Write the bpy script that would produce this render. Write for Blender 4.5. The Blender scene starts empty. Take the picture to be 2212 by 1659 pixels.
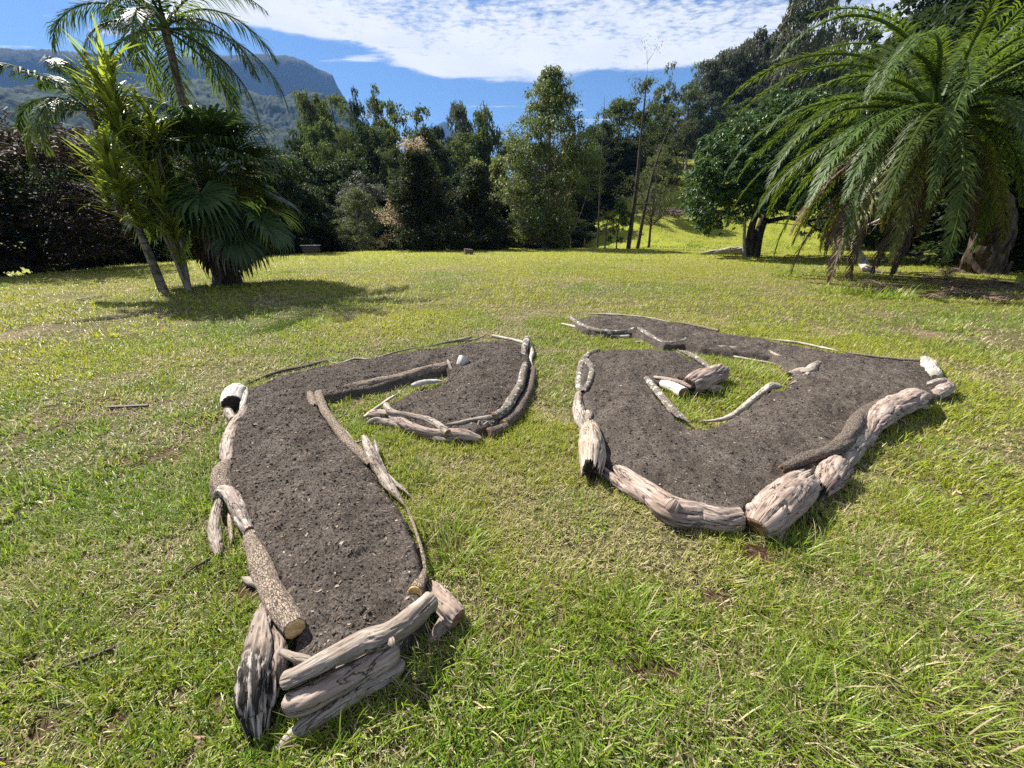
import bpy, math, random
import numpy as np
from mathutils import Vector, Matrix, Euler
R = math.radians
rng = np.random.default_rng(11)
random.seed(5)
S = bpy.context.scene
COL = S.collection

# ------------------------------------------------------------------ camera
FP, CX, CY, CAMH, PITCH = 831.0, 1106.0, 829.5, 1.5, R(21.7)
cp, sp = math.cos(PITCH), math.sin(PITCH)
cam_d = bpy.data.cameras.new('camera'); cam = bpy.data.objects.new('camera', cam_d); COL.objects.link(cam)
cam.location = (0, 0, CAMH); cam.rotation_euler = (R(90) - PITCH, 0, 0)
cam_d.sensor_width = 36; cam_d.lens = FP / 2212 * 36; cam_d.clip_start = 0.02; cam_d.clip_end = 20000
S.camera = cam

# ------------------------------------------------------------------ sky and sun
SUN_AZ, SUN_EL = R(-50), R(48)          # azimuth measured from +Y towards +X
SKY_STRENGTH = 0.05
S.view_settings.view_transform = 'Standard'; S.view_settings.look = 'None'
S.view_settings.exposure = 1.45; S.view_settings.gamma = 1
sd = Vector((math.sin(SUN_AZ) * math.cos(SUN_EL), math.cos(SUN_AZ) * math.cos(SUN_EL), math.sin(SUN_EL)))
sun_d = bpy.data.lights.new('sun', 'SUN'); sun_d.energy = 5.0; sun_d.angle = R(0.5); sun_d.color = (1, .95, .86)
sun = bpy.data.objects.new('sun', sun_d); COL.objects.link(sun)
sun.rotation_euler = (-sd).to_track_quat('-Z', 'Y').to_euler()

class NT:
    """tiny node-tree helper"""
    def __init__(s, tree): s.t = tree; s.n = tree.nodes; s.l = tree.links
    def add(s, typ, **kw):
        nd = s.n.new(typ)
        for k, v in kw.items():
            if k.startswith('i_'):
                key = k[2:]; key = int(key) if key.isdigit() else key.replace('_', ' ')
                s.put(nd.inputs[key], v)
            else: setattr(nd, k, v)
        return nd
    def put(s, sock, v):
        if isinstance(v, bpy.types.NodeSocket): s.l.new(v, sock)
        elif isinstance(v, bpy.types.Node): s.l.new(v.outputs[0], sock)
        else: sock.default_value = v
    def m(s, op, a, b=None, c=None, clamp=False):
        nd = s.n.new('ShaderNodeMath'); nd.operation = op; nd.use_clamp = clamp
        s.put(nd.inputs[0], a)
        if b is not None: s.put(nd.inputs[1], b)
        if c is not None: s.put(nd.inputs[2], c)
        return nd.outputs[0]
    def v(s, op, a, b=None):
        nd = s.n.new('ShaderNodeVectorMath'); nd.operation = op
        s.put(nd.inputs[0], a)
        if b is not None: s.put(nd.inputs[1], b)
        return nd.outputs[0]
    def rng(s, x, a, b, c=0.0, d=1.0, smooth=True):
        nd = s.n.new('ShaderNodeMapRange'); nd.interpolation_type = 'SMOOTHSTEP' if smooth else 'LINEAR'
        s.put(nd.inputs[0], x); nd.inputs[1].default_value = a; nd.inputs[2].default_value = b
        nd.inputs[3].default_value = c; nd.inputs[4].default_value = d
        return nd.outputs[0]
    def noise(s, vec, scale, detail=4, rough=.55, dist=0.0, out=0):
        nd = s.n.new('ShaderNodeTexNoise'); s.put(nd.inputs['Vector'], vec)
        nd.inputs['Scale'].default_value = scale; nd.inputs['Detail'].default_value = detail
        nd.inputs['Roughness'].default_value = rough; nd.inputs['Distortion'].default_value = dist
        return nd.outputs[out]
    def mix(s, f, a, b, mode='MIX'):
        nd = s.n.new('ShaderNodeMix'); nd.data_type = 'RGBA'; nd.blend_type = mode
        s.put(nd.inputs[0], f); s.put(nd.inputs[6], c4(a)); s.put(nd.inputs[7], c4(b))
        return nd.outputs[2]
    def attr(s, name, out='Fac'):
        nd = s.n.new('ShaderNodeAttribute'); nd.attribute_name = name
        return nd.outputs[out]
    def ramp(s, f, stops):
        nd = s.n.new('ShaderNodeValToRGB'); s.put(nd.inputs[0], f)
        el = nd.color_ramp.elements
        while len(el) < len(stops): el.new(.5)
        for e, (p, c) in zip(el, stops): e.position = p; e.color = c4(c)
        return nd.outputs[0]
def c4(c): return (*c, 1) if isinstance(c, tuple) and len(c) == 3 else c

W = bpy.data.worlds.new('World'); S.world = W; W.use_nodes = True
N = NT(W.node_tree); N.n.clear()
sky = N.add('ShaderNodeTexSky', sky_type='NISHITA', sun_disc=False, sun_elevation=SUN_EL, sun_rotation=SUN_AZ,
            air_density=1.0, dust_density=0.15, ozone_density=2.2)
tc = N.add('ShaderNodeTexCoord')
sep = N.add('ShaderNodeSeparateXYZ'); N.l.new(tc.outputs['Generated'], sep.inputs[0])
zc = N.m('MAXIMUM', sep.outputs[2], 0.03)
u = N.m('DIVIDE', sep.outputs[0], zc); v = N.m('DIVIDE', sep.outputs[1], zc)
comb = N.add('ShaderNodeCombineXYZ'); N.put(comb.inputs[0], u); N.put(comb.inputs[1], v)
P = comb.outputs[0]
Pw = N.v('MULTIPLY', P, (0.55, 1.0, 1.0))
big = N.noise(Pw, 1.15, 5, .55)
mid = N.noise(P, 5.0, 4, .6)
fine = N.noise(N.v('MULTIPLY', P, (1.0, 1.35, 1)), 19.0, 3, .55)
# the cloud sheet ends along a slanting border; v0 = distance of that border
bord = N.m('ADD', 3.3, N.m('MULTIPLY', N.m('MINIMUM', N.m('ADD', u, .5), 0), 0.72))
edge = N.m('SUBTRACT', bord, v)
edge = N.m('ADD', edge, N.m('MULTIPLY', N.m('SUBTRACT', big, .5), 1.5))
sheet = N.rng(edge, -.02, .16)
dens = N.m('ADD', N.m('MULTIPLY', big, .55), N.m('MULTIPLY', mid, .45))
band = N.m('MULTIPLY', N.rng(edge, 0.0, .2), N.rng(edge, 1.1, .2))       # denser near its far border
dens = N.m('ADD', dens, N.m('MULTIPLY', band, .17))
macro = N.m('ADD', dens, N.m('MULTIPLY', N.m('SUBTRACT', fine, .5), .42))
cl = N.m('MULTIPLY', N.rng(macro, .36, .62), sheet)
# long thin streaks beyond the sheet
st = N.noise(N.v('MULTIPLY', P, (.55, 2.4, 1)), 1.3, 5, .6)
streak = N.m('MULTIPLY', N.rng(st, .585, .68), N.rng(v, 7.0, 4.6))
cl = N.m('MAXIMUM', cl, N.m('MULTIPLY', streak, .85))
cl = N.m('MULTIPLY', cl, N.rng(sep.outputs[2], .08, .16))
shade = N.rng(N.noise(P, 2.6, 4, .6), .35, .65, .72, 1.0)
ccol = N.mix(shade, (5.4, 5.8, 6.6), (7.6, 7.7, 7.9))
skyc = N.mix(1.0, sky.outputs[0], (.56, .74, .92), 'MULTIPLY')
out = N.mix(N.m('MULTIPLY', cl, .96), skyc, ccol)
bg = N.add('ShaderNodeBackground'); N.put(bg.inputs[0], out); bg.inputs[1].default_value = SKY_STRENGTH
wo = N.add('ShaderNodeOutputWorld'); N.l.new(bg.outputs[0], wo.inputs[0])
S.cycles.max_bounces = 5; S.cycles.diffuse_bounces = 1; S.cycles.glossy_bounces = 2
S.cycles.transmission_bounces = 3; S.cycles.transparent_max_bounces = 6; S.cycles.volume_bounces = 0
S.cycles.use_denoising = False
S.cycles.sample_clamp_indirect = 4

# ------------------------------------------------------------------ noise and mesh helpers
def _hash(ix, iy, iz, seed):
    h = (ix * 374761393 + iy * 668265263 + iz * 2147483647 + seed * 974634777) & 0xFFFFFFFF
    h = ((h ^ (h >> 13)) * 1274126177) & 0xFFFFFFFF
    h = h ^ (h >> 16)
    return (h & 0xFFFF) / 32767.5 - 1.0
def vn(p, seed=0):
    p = np.asarray(p, float)
    i = np.floor(p).astype(np.int64); f = p - i; f = f * f * (3 - 2 * f)
    r = 0
    for dx in (0, 1):
        wx = f[..., 0] if dx else 1 - f[..., 0]
        for dy in (0, 1):
            wy = f[..., 1] if dy else 1 - f[..., 1]
            for dz in (0, 1):
                wz = f[..., 2] if dz else 1 - f[..., 2]
                r = r + wx * wy * wz * _hash(i[..., 0] + dx, i[..., 1] + dy, i[..., 2] + dz, seed)
    return r
def fbm(p, seed=0, oct=4, gain=.5):
    a, r, p = 1.0, 0, np.asarray(p, float)
    for k in range(oct):
        r = r + a * vn(p, seed + k * 17); a *= gain; p = p * 2.03 + 7.1
    return r
def xyz(x, y, z=0): return np.stack(np.broadcast_arrays(np.asarray(x, float), y, z), -1)
def sst(a, b, x):
    t = np.clip((np.asarray(x, float) - a) / (b - a), 0, 1); return t * t * (3 - 2 * t)

def link(name, data, parent=None):
    o = bpy.data.objects.new(name, data); COL.objects.link(o)
    if parent is not None: o.parent = parent
    return o
def tag(o, label=None, cat=None, group=None, kind=None):
    if label: o['label'] = label
    if cat: o['category'] = cat
    if group: o['group'] = group
    if kind: o['kind'] = kind
    return o
def empty(name, loc, label, cat, group=None, rz=0):
    o = link(name, None); o.location = loc; o.rotation_euler = (0, 0, rz)
    return tag(o, label, cat, group)
def mesh(name, V, F, mats, smooth=True, attrs=None, midx=None):
    """V (n,3); F: list of int arrays (m,3) or (m,4); attrs: name -> per-vertex array"""
    me = bpy.data.meshes.new(name)
    V = np.ascontiguousarray(V, dtype=np.float32)
    F = [np.asarray(f, dtype=np.int32) for f in F if len(f)]
    me.vertices.add(len(V)); me.vertices.foreach_set('co', V.ravel())
    tot = sum(f.size for f in F); npoly = sum(len(f) for f in F)
    me.loops.add(tot); me.polygons.add(npoly)
    me.loops.foreach_set('vertex_index', np.concatenate([f.ravel() for f in F]))
    sizes = np.concatenate([np.full(len(f), f.shape[1], np.int32) for f in F])
    starts = np.concatenate([[0], np.cumsum(sizes)[:-1]]).astype(np.int32)
    me.polygons.foreach_set('loop_start', starts)
    try: me.polygons.foreach_set('loop_total', sizes)
    except Exception: pass
    if midx is not None: me.polygons.foreach_set('material_index', np.asarray(midx, np.int32))
    me.polygons.foreach_set('use_smooth', np.full(npoly, smooth, bool))
    for k, a in (attrs or {}).items():
        a = np.asarray(a, np.float32)
        if a.ndim == 1: me.attributes.new(k, 'FLOAT', 'POINT').data.foreach_set('value', a)
        else: me.attributes.new(k, 'FLOAT_VECTOR', 'POINT').data.foreach_set('vector', a.ravel())
    for m in (mats if isinstance(mats, (list, tuple)) else [mats]): me.materials.append(m)
    me.update(calc_edges=True)
    return me

class Geo:
    """collects pieces of geometry that make ONE mesh"""
    def __init__(s): s.V = []; s.F = {3: [], 4: []}; s.n = 0; s.A = {}
    def add(s, V, tris=None, quads=None, **attrs):
        V = np.asarray(V, float).reshape(-1, 3)
        if tris is not None and len(tris): s.F[3].append(np.asarray(tris) + s.n)
        if quads is not None and len(quads): s.F[4].append(np.asarray(quads) + s.n)
        for k, a in attrs.items(): s.A.setdefault(k, []).append(np.broadcast_to(np.asarray(a, float), (len(V),) if np.ndim(a) < 2 else (len(V), 3)))
        s.V.append(V); s.n += len(V)
    def mesh(s, name, mats, smooth=True):
        F = [np.concatenate(f) for f in s.F.values() if f]
        return mesh(name, np.concatenate(s.V), F, mats, smooth, {k: np.concatenate(a) for k, a in s.A.items()})
    def obj(s, name, mats, parent=None, smooth=True): return link(name, s.mesh(name, mats, smooth), parent)

# ------------------------------------------------------------------ terrain
def redge(az):   # how far the mown lawn reaches, by bearing in degrees
    return np.interp(az, [-70, -55, -50, -42, -35, -25, -12, 0, 15, 30, 50, 70], [21, 22, 23.5, 27, 29, 33, 36, 37.5, 39, 40, 42, 42])
def Hh(x, y):
    x = np.asarray(x, float); y = np.asarray(y, float)
    r = np.hypot(x, y); az = np.degrees(np.arctan2(x, y))
    w = sst(2, 20, x) * sst(-10, 25, y)
    d = (y - 54 - .1 * (x - 25)) / 5
    hill = .37 * 5 * np.logaddexp(0, np.clip(d, -40, 400))
    hill = 36 * np.tanh(hill / 36)
    side = .10 * np.clip(x - 34, 0, 120) * sst(26, 60, y)
    far = sst(400, 1200, r)
    z = w * (hill + side) * (1 - far)
    e = np.clip(r - redge(az), 0, None)
    z = z - (1 - w) * 4.2 * np.tanh(e / 26) - w * .5 * sst(0, 6, e) * (1 - sst(52, 60, y))
    z = z - far * 12
    z = z + .012 * vn(xyz(x * 1.7, y * 1.7, 0), 3) * (r < 60) + .35 * vn(xyz(x * .12, y * .12, 0), 4) * sst(40, 60, r)
    return z
def hz(x, y): return float(Hh(np.array([x]), np.array([y]))[0])

# ------------------------------------------------------------------ picture -> world bearings (used once, to survey the place)
def ray(px, py):
    a = (px - CX) / FP; b = (CY - py) / FP
    return np.array([a, cp + b * sp, b * cp - sp])
def G(px, py, z=0.0):
    d = ray(px, py); s = (z - CAMH) / d[2]
    return np.array([d[0] * s, d[1] * s, z])
def D(px, py, Y):
    d = ray(px, py); s = Y / d[1]
    return np.array([d[0] * s, Y, CAMH + d[2] * s])
def depth(p): return p[1] * cp - (p[2] - CAMH) * sp
fA = lambda x, y: (424.7 + .3574 * x, 690 + .3574 * y)
fB = lambda x, y: (424.7 + .3867 * x, 1017.5 + .3867 * y)
fC = lambda x, y: (1194.5 + .4 * x, 663.6 + .4 * y)
SC = {'A': .3574, 'B': .3867, 'C': .4, 'I': 1}
FR = {'A': fA, 'B': fB, 'C': fC, 'I': lambda x, y: (x, y)}

# ------------------------------------------------------------------ materials
def newmat(name):
    m = bpy.data.materials.new(name); m.use_nodes = True
    t = NT(m.node_tree); t.n.clear()
    o = t.add('ShaderNodeOutputMaterial')
    return m, t, o
def principled(t, base, rough=.8, spec=.3, bump=None, bstr=.5, bdist=.01, **kw):
    p = t.add('ShaderNodeBsdfPrincipled')
    t.put(p.inputs['Base Color'], c4(base)); t.put(p.inputs['Roughness'], rough); p.inputs['Specular IOR Level'].default_value = spec
    if bump is not None:
        b = t.add('ShaderNodeBump'); b.inputs['Strength'].default_value = bstr; b.inputs['Distance'].default_value = bdist
        t.put(b.inputs['Height'], bump); t.l.new(b.outputs[0], p.inputs['Normal'])
    return p
def objrand(t):
    return t.add('ShaderNodeObjectInfo').outputs['Random']

def leaf_mat(name, dark, light, trans=(.16, .24, .03), rough=.6, spec=.16, tw=.35, patch=None):
    """leaf colour varies leaf by leaf (attribute rnd) and tree by tree; light passes through thin leaves"""
    m, t, o = newmat(name)
    r = t.attr('rnd')
    col = t.mix(r, dark, light)
    if patch: col = t.mix(t.rng(t.attr('tip'), .6, .95), col, patch)
    hsv = t.add('ShaderNodeHueSaturation'); t.put(hsv.inputs['Color'], col)
    orr = objrand(t)
    t.put(hsv.inputs['Value'], t.m('ADD', .8, t.m('MULTIPLY', orr, .45)))
    t.put(hsv.inputs['Hue'], t.m('ADD', .485, t.m('MULTIPLY', orr, .03)))
    p = principled(t, hsv.outputs[0], rough, spec)
    tr = t.add('ShaderNodeBsdfTranslucent')
    tcl = t.mix(r, tuple(c * .7 for c in trans), trans)
    if patch: tcl = t.mix(t.rng(t.attr('tip'), .5, .75), tcl, tuple(c * .8 for c in patch))
    t.put(tr.inputs[0], tcl)
    ms = t.add('ShaderNodeMixShader'); ms.inputs[0].default_value = tw
    t.l.new(p.outputs[0], ms.inputs[1]); t.l.new(tr.outputs[0], ms.inputs[2]); t.l.new(ms.outputs[0], o.inputs[0])
    return m

def wood_mat(name, dark, midc, light, blot=None, rot=None, rough=.75, fine=1.0, crack=.9):
    """weathered timber: fibres run along the piece (attribute gr = across, across, along)"""
    m, t, o = newmat(name)
    g = t.attr('gr', 'Vector')
    g = t.v('ADD', g, t.v('MULTIPLY', t.add('ShaderNodeObjectInfo').outputs['Location'], (3.1, 5.3, 1.7)))
    fib = t.noise(t.v('MULTIPLY', g, (150 * fine, 150 * fine, 9)), 1, 5, .65, .3)
    crk = t.noise(t.v('MULTIPLY', g, (17, 17, 2.1)), 1, 5, .6, .9)
    blo = t.noise(t.v('MULTIPLY', g, (11, 11, 6)), 1, 5, .6)
    col = t.mix(t.rng(blo, .35, .65), midc, light)
    col = t.mix(t.m('MULTIPLY', t.rng(fib, .58, .34), .62), col, dark)
    line = t.rng(t.m('ABSOLUTE', t.m('SUBTRACT', crk, .5)), .001, .014, 1, 0)
    col = t.mix(t.m('MULTIPLY', line, crack), col, tuple(c * .25 for c in dark))
    if blot:
        b2 = t.noise(t.v('MULTIPLY', g, (26, 26, 16)), 1, 4, .6)
        col = t.mix(t.rng(b2, .54, .62), col, blot)
    if rot:     # decayed lower end: black hollows with bleached splinters
        s3 = t.add('ShaderNodeSeparateXYZ'); t.put(s3.inputs[0], t.attr('gr', 'Vector'))
        rm_ = t.rng(t.m('ADD', s3.outputs[2], t.m('MULTIPLY', t.m('SUBTRACT', blo, .5), .35)), rot - .04, rot + .05)
        n8 = t.noise(t.v('MULTIPLY', g, (60, 60, 13)), 1, 4, .65)
        col = t.mix(rm_, col, t.mix(t.rng(n8, .49, .60), (.016, .012, .010), (.36, .32, .28)))
    hgt = t.m('SUBTRACT', t.m('ADD', t.m('MULTIPLY', fib, .6), t.m('MULTIPLY', crk, .5)), t.m('MULTIPLY', line, .8))
    p = principled(t, col, rough, .25, hgt, .9, .006)
    t.l.new(p.outputs[0], o.inputs[0]); return m
def bark_mat(name, dark, light, scale=1.0, lich=None):
    """thick rough bark broken into small plates"""
    m, t, o = newmat(name)
    g = t.v('ADD', t.attr('gr', 'Vector'), t.v('MULTIPLY', t.add('ShaderNodeObjectInfo').outputs['Location'], (3.1, 5.3, 1.7)))
    q = t.v('MULTIPLY', g, (115 * scale, 115 * scale, 42 * scale))
    vo = t.add('ShaderNodeTexVoronoi', feature='DISTANCE_TO_EDGE'); t.put(vo.inputs['Vector'], t.v('ADD', q, t.v('MULTIPLY', t.noise(q, .6, 4, .65, 0, 1), (2.4, 2.4, 2.4))))
    vo.inputs['Scale'].default_value = 1
    n = t.noise(q, 2.2, 4, .65)
    e = t.rng(vo.outputs[0], .0, .11)
    col = t.mix(t.rng(n, .3, .7), dark, light)
    col = t.mix(t.m('ADD', .35, t.m('MULTIPLY', e, .65)), tuple(c * .3 for c in dark), col)
    if lich: col = t.mix(t.rng(t.noise(g, 16, 4, .6), .53, .64), col, lich)
    p = principled(t, col, .85, .2, t.m('ADD', t.m('MULTIPLY', e, .7), t.m('MULTIPLY', n, .5)), 1.0, .008)
    t.l.new(p.outputs[0], o.inputs[0]); return m
def trunk_mat(name, dark, light, rings=0):
    m, t, o = newmat(name)
    tcn = t.add('ShaderNodeTexCoord').outputs['Object']
    n = t.noise(t.v('MULTIPLY', tcn, (9, 9, 2.2)), 1, 5, .65)
    f = t.rng(n, .35, .65)
    if rings:
        sp_ = t.add('ShaderNodeSeparateXYZ'); t.put(sp_.inputs[0], tcn)
        s = t.m('SINE', t.m('ADD', t.m('MULTIPLY', sp_.outputs[2], rings), t.m('MULTIPLY', n, 2)))
        f = t.m('MULTIPLY', f, t.rng(s, -1, -.5, .35, 1))
    p = principled(t, t.mix(f, dark, light), .85, .2, n, .8, .03)
    t.l.new(p.outputs[0], o.inputs[0]); return m

M = {}
M['wood_grey'] = wood_mat('weathered_grey_wood', (.085, .066, .052), (.22, .175, .14), (.37, .315, .265))
M['wood_pink'] = wood_mat('weathered_pinkish_wood', (.10, .072, .056), (.25, .185, .15), (.37, .295, .25), fine=.6)
M['wood_pale'] = wood_mat('bleached_pale_wood', (.14, .115, .09), (.37, .31, .255), (.54, .485, .41))
M['wood_white'] = wood_mat('white_bark_wood', (.22, .20, .17), (.50, .47, .42), (.64, .61, .55), fine=.5, crack=.3)
M['wood_blotch'] = wood_mat('grey_wood_white_patches', (.07, .055, .045), (.24, .18, .15), (.36, .29, .24), blot=(.50, .47, .43))
M['wood_tan'] = wood_mat('weathered_tan_wood', (.10, .075, .055), (.30, .235, .18), (.42, .35, .285))
M['wood_rot'] = wood_mat('rotten_stump_wood', (.085, .066, .052), (.20, .155, .125), (.31, .255, .215), rot=.24)
M['bark_brown'] = bark_mat('brown_flaky_bark', (.13, .095, .07), (.40, .32, .25))
M['bark_dark'] = bark_mat('dark_knobbly_bark', (.07, .055, .045), (.26, .21, .17), 1.2)
M['bark_lichen'] = bark_mat('lichen_spotted_bark', (.10, .08, .065), (.32, .27, .22), .8, (.60, .60, .55))
def cut_mat(name, a, b):
    m, t, o = newmat(name)
    g = t.attr('gr', 'Vector'); L = t.add('ShaderNodeVectorMath', operation='LENGTH'); t.put(L.inputs[0], g)
    n = t.noise(g, 30, 4, .6)
    ring = t.m('SINE', t.m('ADD', t.m('MULTIPLY', L.outputs[1], 620), t.m('MULTIPLY', n, 5)))
    f = t.m('ADD', t.m('MULTIPLY', ring, .12), t.rng(n, .3, .7))
    p = principled(t, t.mix(f, a, b), .8, .2, n, .6, .003); t.l.new(p.outputs[0], o.inputs[0]); return m
M['cut_yellow'] = cut_mat('fresh_sawn_end_grain', (.36, .20, .08), (.66, .47, .22))
M['cut_brown'] = cut_mat('old_sawn_end_grain', (.09, .05, .03), (.27, .16, .09))
M['cut_dark'] = cut_mat('rotten_end_grain', (.015, .011, .008), (.06, .042, .03))

# soil
m, t, o = newmat('dark_garden_soil')
gp = t.add('ShaderNodeNewGeometry').outputs['Position']
n1 = t.noise(gp, 4.5, 5, .6); n2 = t.noise(gp, 85, 5, .7); n3 = t.noise(gp, 260, 2, .6)
col = t.mix(t.rng(n1, .35, .65), (.095, .079, .067), (.175, .150, .130))
col = t.mix(t.rng(n2, .35, .68), tuple([.045, .036, .030]), col)
col = t.mix(t.rng(n3, .68, .76), col, (.22, .18, .145))
p = principled(t, col, .95, .1, t.m('ADD', n2, t.m('MULTIPLY', n3, .5)), 1.0, .012); t.l.new(p.outputs[0], o.inputs[0])
M['soil'] = m
m, t, o = newmat('soil_chips')
col = t.ramp(t.attr('rnd'), [(0, (.03, .022, .017)), (.55, (.11, .085, .065)), (.88, (.18, .145, .115)), (1, (.34, .28, .23))])
p = principled(t, col, .9, .15); t.l.new(p.outputs[0], o.inputs[0]); M['chips'] = m

# lawn base: thatch, straw and bare earth between the blades
m, t, o = newmat('lawn_ground')
gp = t.add('ShaderNodeNewGeometry').outputs['Position']
n1 = t.noise(gp, 1.1, 5, .6); n2 = t.noise(gp, 40, 5, .7); n4 = t.noise(gp, .25, 4, .6); n5 = t.noise(gp, 7, 4, .7)
thatch = t.mix(t.rng(n2, .35, .65), (.022, .022, .008), (.15, .135, .055))
thatch = t.mix(t.rng(n1, .50, .66), thatch, t.mix(t.rng(n2, .35, .65), (.06, .032, .02), (.24, .19, .12)))
ln = t.add('ShaderNodeVectorMath', operation='LENGTH'); t.put(ln.inputs[0], gp)
farg = t.mix(t.rng(n5, .3, .7), (.12, .15, .014), (.27, .28, .032))
farg = t.mix(t.rng(n4, .45, .7), farg, (.20, .20, .045))
col = t.mix(t.rng(ln.outputs[1], 9, 34), thatch, farg)
col = t.mix(t.rng(ln.outputs[1], 160, 400), col, t.mix(n5, (.03, .045, .015), (.055, .07, .025)))
col = t.mix(t.attr('bare'), col, t.mix(t.rng(n2, .3, .7), (.028, .014, .009), (.095, .052, .036)))  # bare earth; under the date palm the brown also paints in shade
p = principled(t, col, .95, .1, t.m('ADD', n2, t.m('MULTIPLY', n5, .8)), .8, .03); t.l.new(p.outputs[0], o.inputs[0])
M['ground'] = m

def blade_mat(name, g0, g1, dry, trans):
    m, t, o = newmat(name)
    r = t.attr('rnd'); d = t.attr('dry'); h = t.attr('hue')
    col = t.mix(r, g0, g1)
    col = t.mix(h, col, t.mix(r, (.16, .19, .015), (.35, .37, .042)))
    col = t.mix(d, col, t.mix(r, tuple(c * .55 for c in dry), dry))
    p = principled(t, col, .45, .28)
    tr = t.add('ShaderNodeBsdfTranslucent')
    t.put(tr.inputs[0], t.mix(d, t.mix(h, t.mix(r, tuple(c * .7 for c in trans), trans), (.60, .56, .06)), dry))
    ms = t.add('ShaderNodeMixShader'); ms.inputs[0].default_value = .36
    t.l.new(p.outputs[0], ms.inputs[1]); t.l.new(tr.outputs[0], ms.inputs[2]); t.l.new(ms.outputs[0], o.inputs[0])
    return m
M['blade'] = blade_mat('grass_blades', (.045, .10, .008), (.185, .28, .028), (.56, .46, .28), (.30, .46, .04))

# ------------------------------------------------------------------ ground sheet
def build_ground():
    az = np.radians(np.concatenate([np.arange(-75, 75, .6), np.arange(75, 285, 5)]))
    rr = np.concatenate([[0], np.geomspace(.35, 60, 230), np.geomspace(62, 4000, 80)])
    A, Rr = np.meshgrid(az, rr)
    X = np.sin(A) * Rr; Y = np.cos(A) * Rr
    Z = Hh(X, Y) - .006
    na, nr = len(az), len(rr)
    idx = np.arange(nr * na).reshape(nr, na)
    nx = np.roll(idx, -1, 1)
    q = np.stack([idx[:-1], idx[1:], nx[1:], nx[:-1]], -1).reshape(-1, 4)[:, ::-1]
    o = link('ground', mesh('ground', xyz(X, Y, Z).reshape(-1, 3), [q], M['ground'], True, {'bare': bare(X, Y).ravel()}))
    tag(o, kind='structure')

# ------------------------------------------------------------------ garden bed outlines
def outline(frame, pts, z):
    out = []
    for p in pts:
        q = FR[frame](*p); out.append(G(q[0], q[1], z)[:2])
    return np.array(out)
SOILZ = .10
BED_L = outline('I', [(530,838),(600,808),(680,788),(760,775),(860,759),(960,745),(1040,735),(1100,733),(1140,745),(1146,775),(1132,830),(1108,873),
    (1070,910),(1030,930),(985,933),(925,918),(865,898),(803,892),(845,864),(885,842),(935,834),(962,818),(972,797),(960,792),(900,806),(820,828),(720,848),
    (680,848),(690,880),(730,935),(785,985),(830,1045),(868,1100),(890,1150),(912,1215),(922,1270),(912,1328),(840,1385),(760,1425),
    (680,1448),(628,1425),(640,1350),(600,1270),(560,1190),(530,1130),(505,1080),(485,1030),(492,970),(505,920),(520,880)], SOILZ)
BED_R = outline('C', [(95,65),(200,42),(350,40),(640,72),(880,122),(1150,170),(1500,235),(1750,262),(2000,288),(2060,365),(2130,425),(2100,465),(1990,480),
    (1860,520),(1750,560),(1690,640),(1610,720),(1540,800),(1420,880),(1290,920),(1150,1010),(1060,1080),(1010,1090),(880,1085),(700,1045),
    (590,1005),(480,930),(350,850),(260,800),(200,660),(185,560),(160,470),(145,380),(160,290),(205,240),(330,220),(500,216),(660,232),(760,268),
    (840,320),(740,370),(620,390),(510,385),(590,500),(690,600),(750,640),(830,640),(930,605),(1020,550),(1100,490),(1175,430),(1245,435),
    (1300,395),(1310,350),(1300,305),(1180,250),(1000,232),(800,212),(720,192),(600,198),(520,165),(430,130),(280,130),(160,112)], SOILZ)
def sdf(poly, x, y):
    """signed distance, positive inside"""
    x = np.asarray(x, float).ravel(); y = np.asarray(y, float).ravel()
    d = np.full(len(x), 1e9); ins = np.zeros(len(x), bool)
    n = len(poly)
    for i in range(n):
        a = poly[i]; b = poly[(i + 1) % n]; e = b - a
        t = np.clip(((x - a[0]) * e[0] + (y - a[1]) * e[1]) / max(e @ e, 1e-9), 0, 1)
        d = np.minimum(d, np.hypot(x - a[0] - t * e[0], y - a[1] - t * e[1]))
        c = (a[1] > y) != (b[1] > y)
        with np.errstate(divide='ignore', invalid='ignore'):
            xi = a[0] + (y - a[1]) / (e[1] if e[1] != 0 else 1e-12) * e[0]
        ins ^= c & (x < xi)
    return np.where(ins, d, -d)

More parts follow.
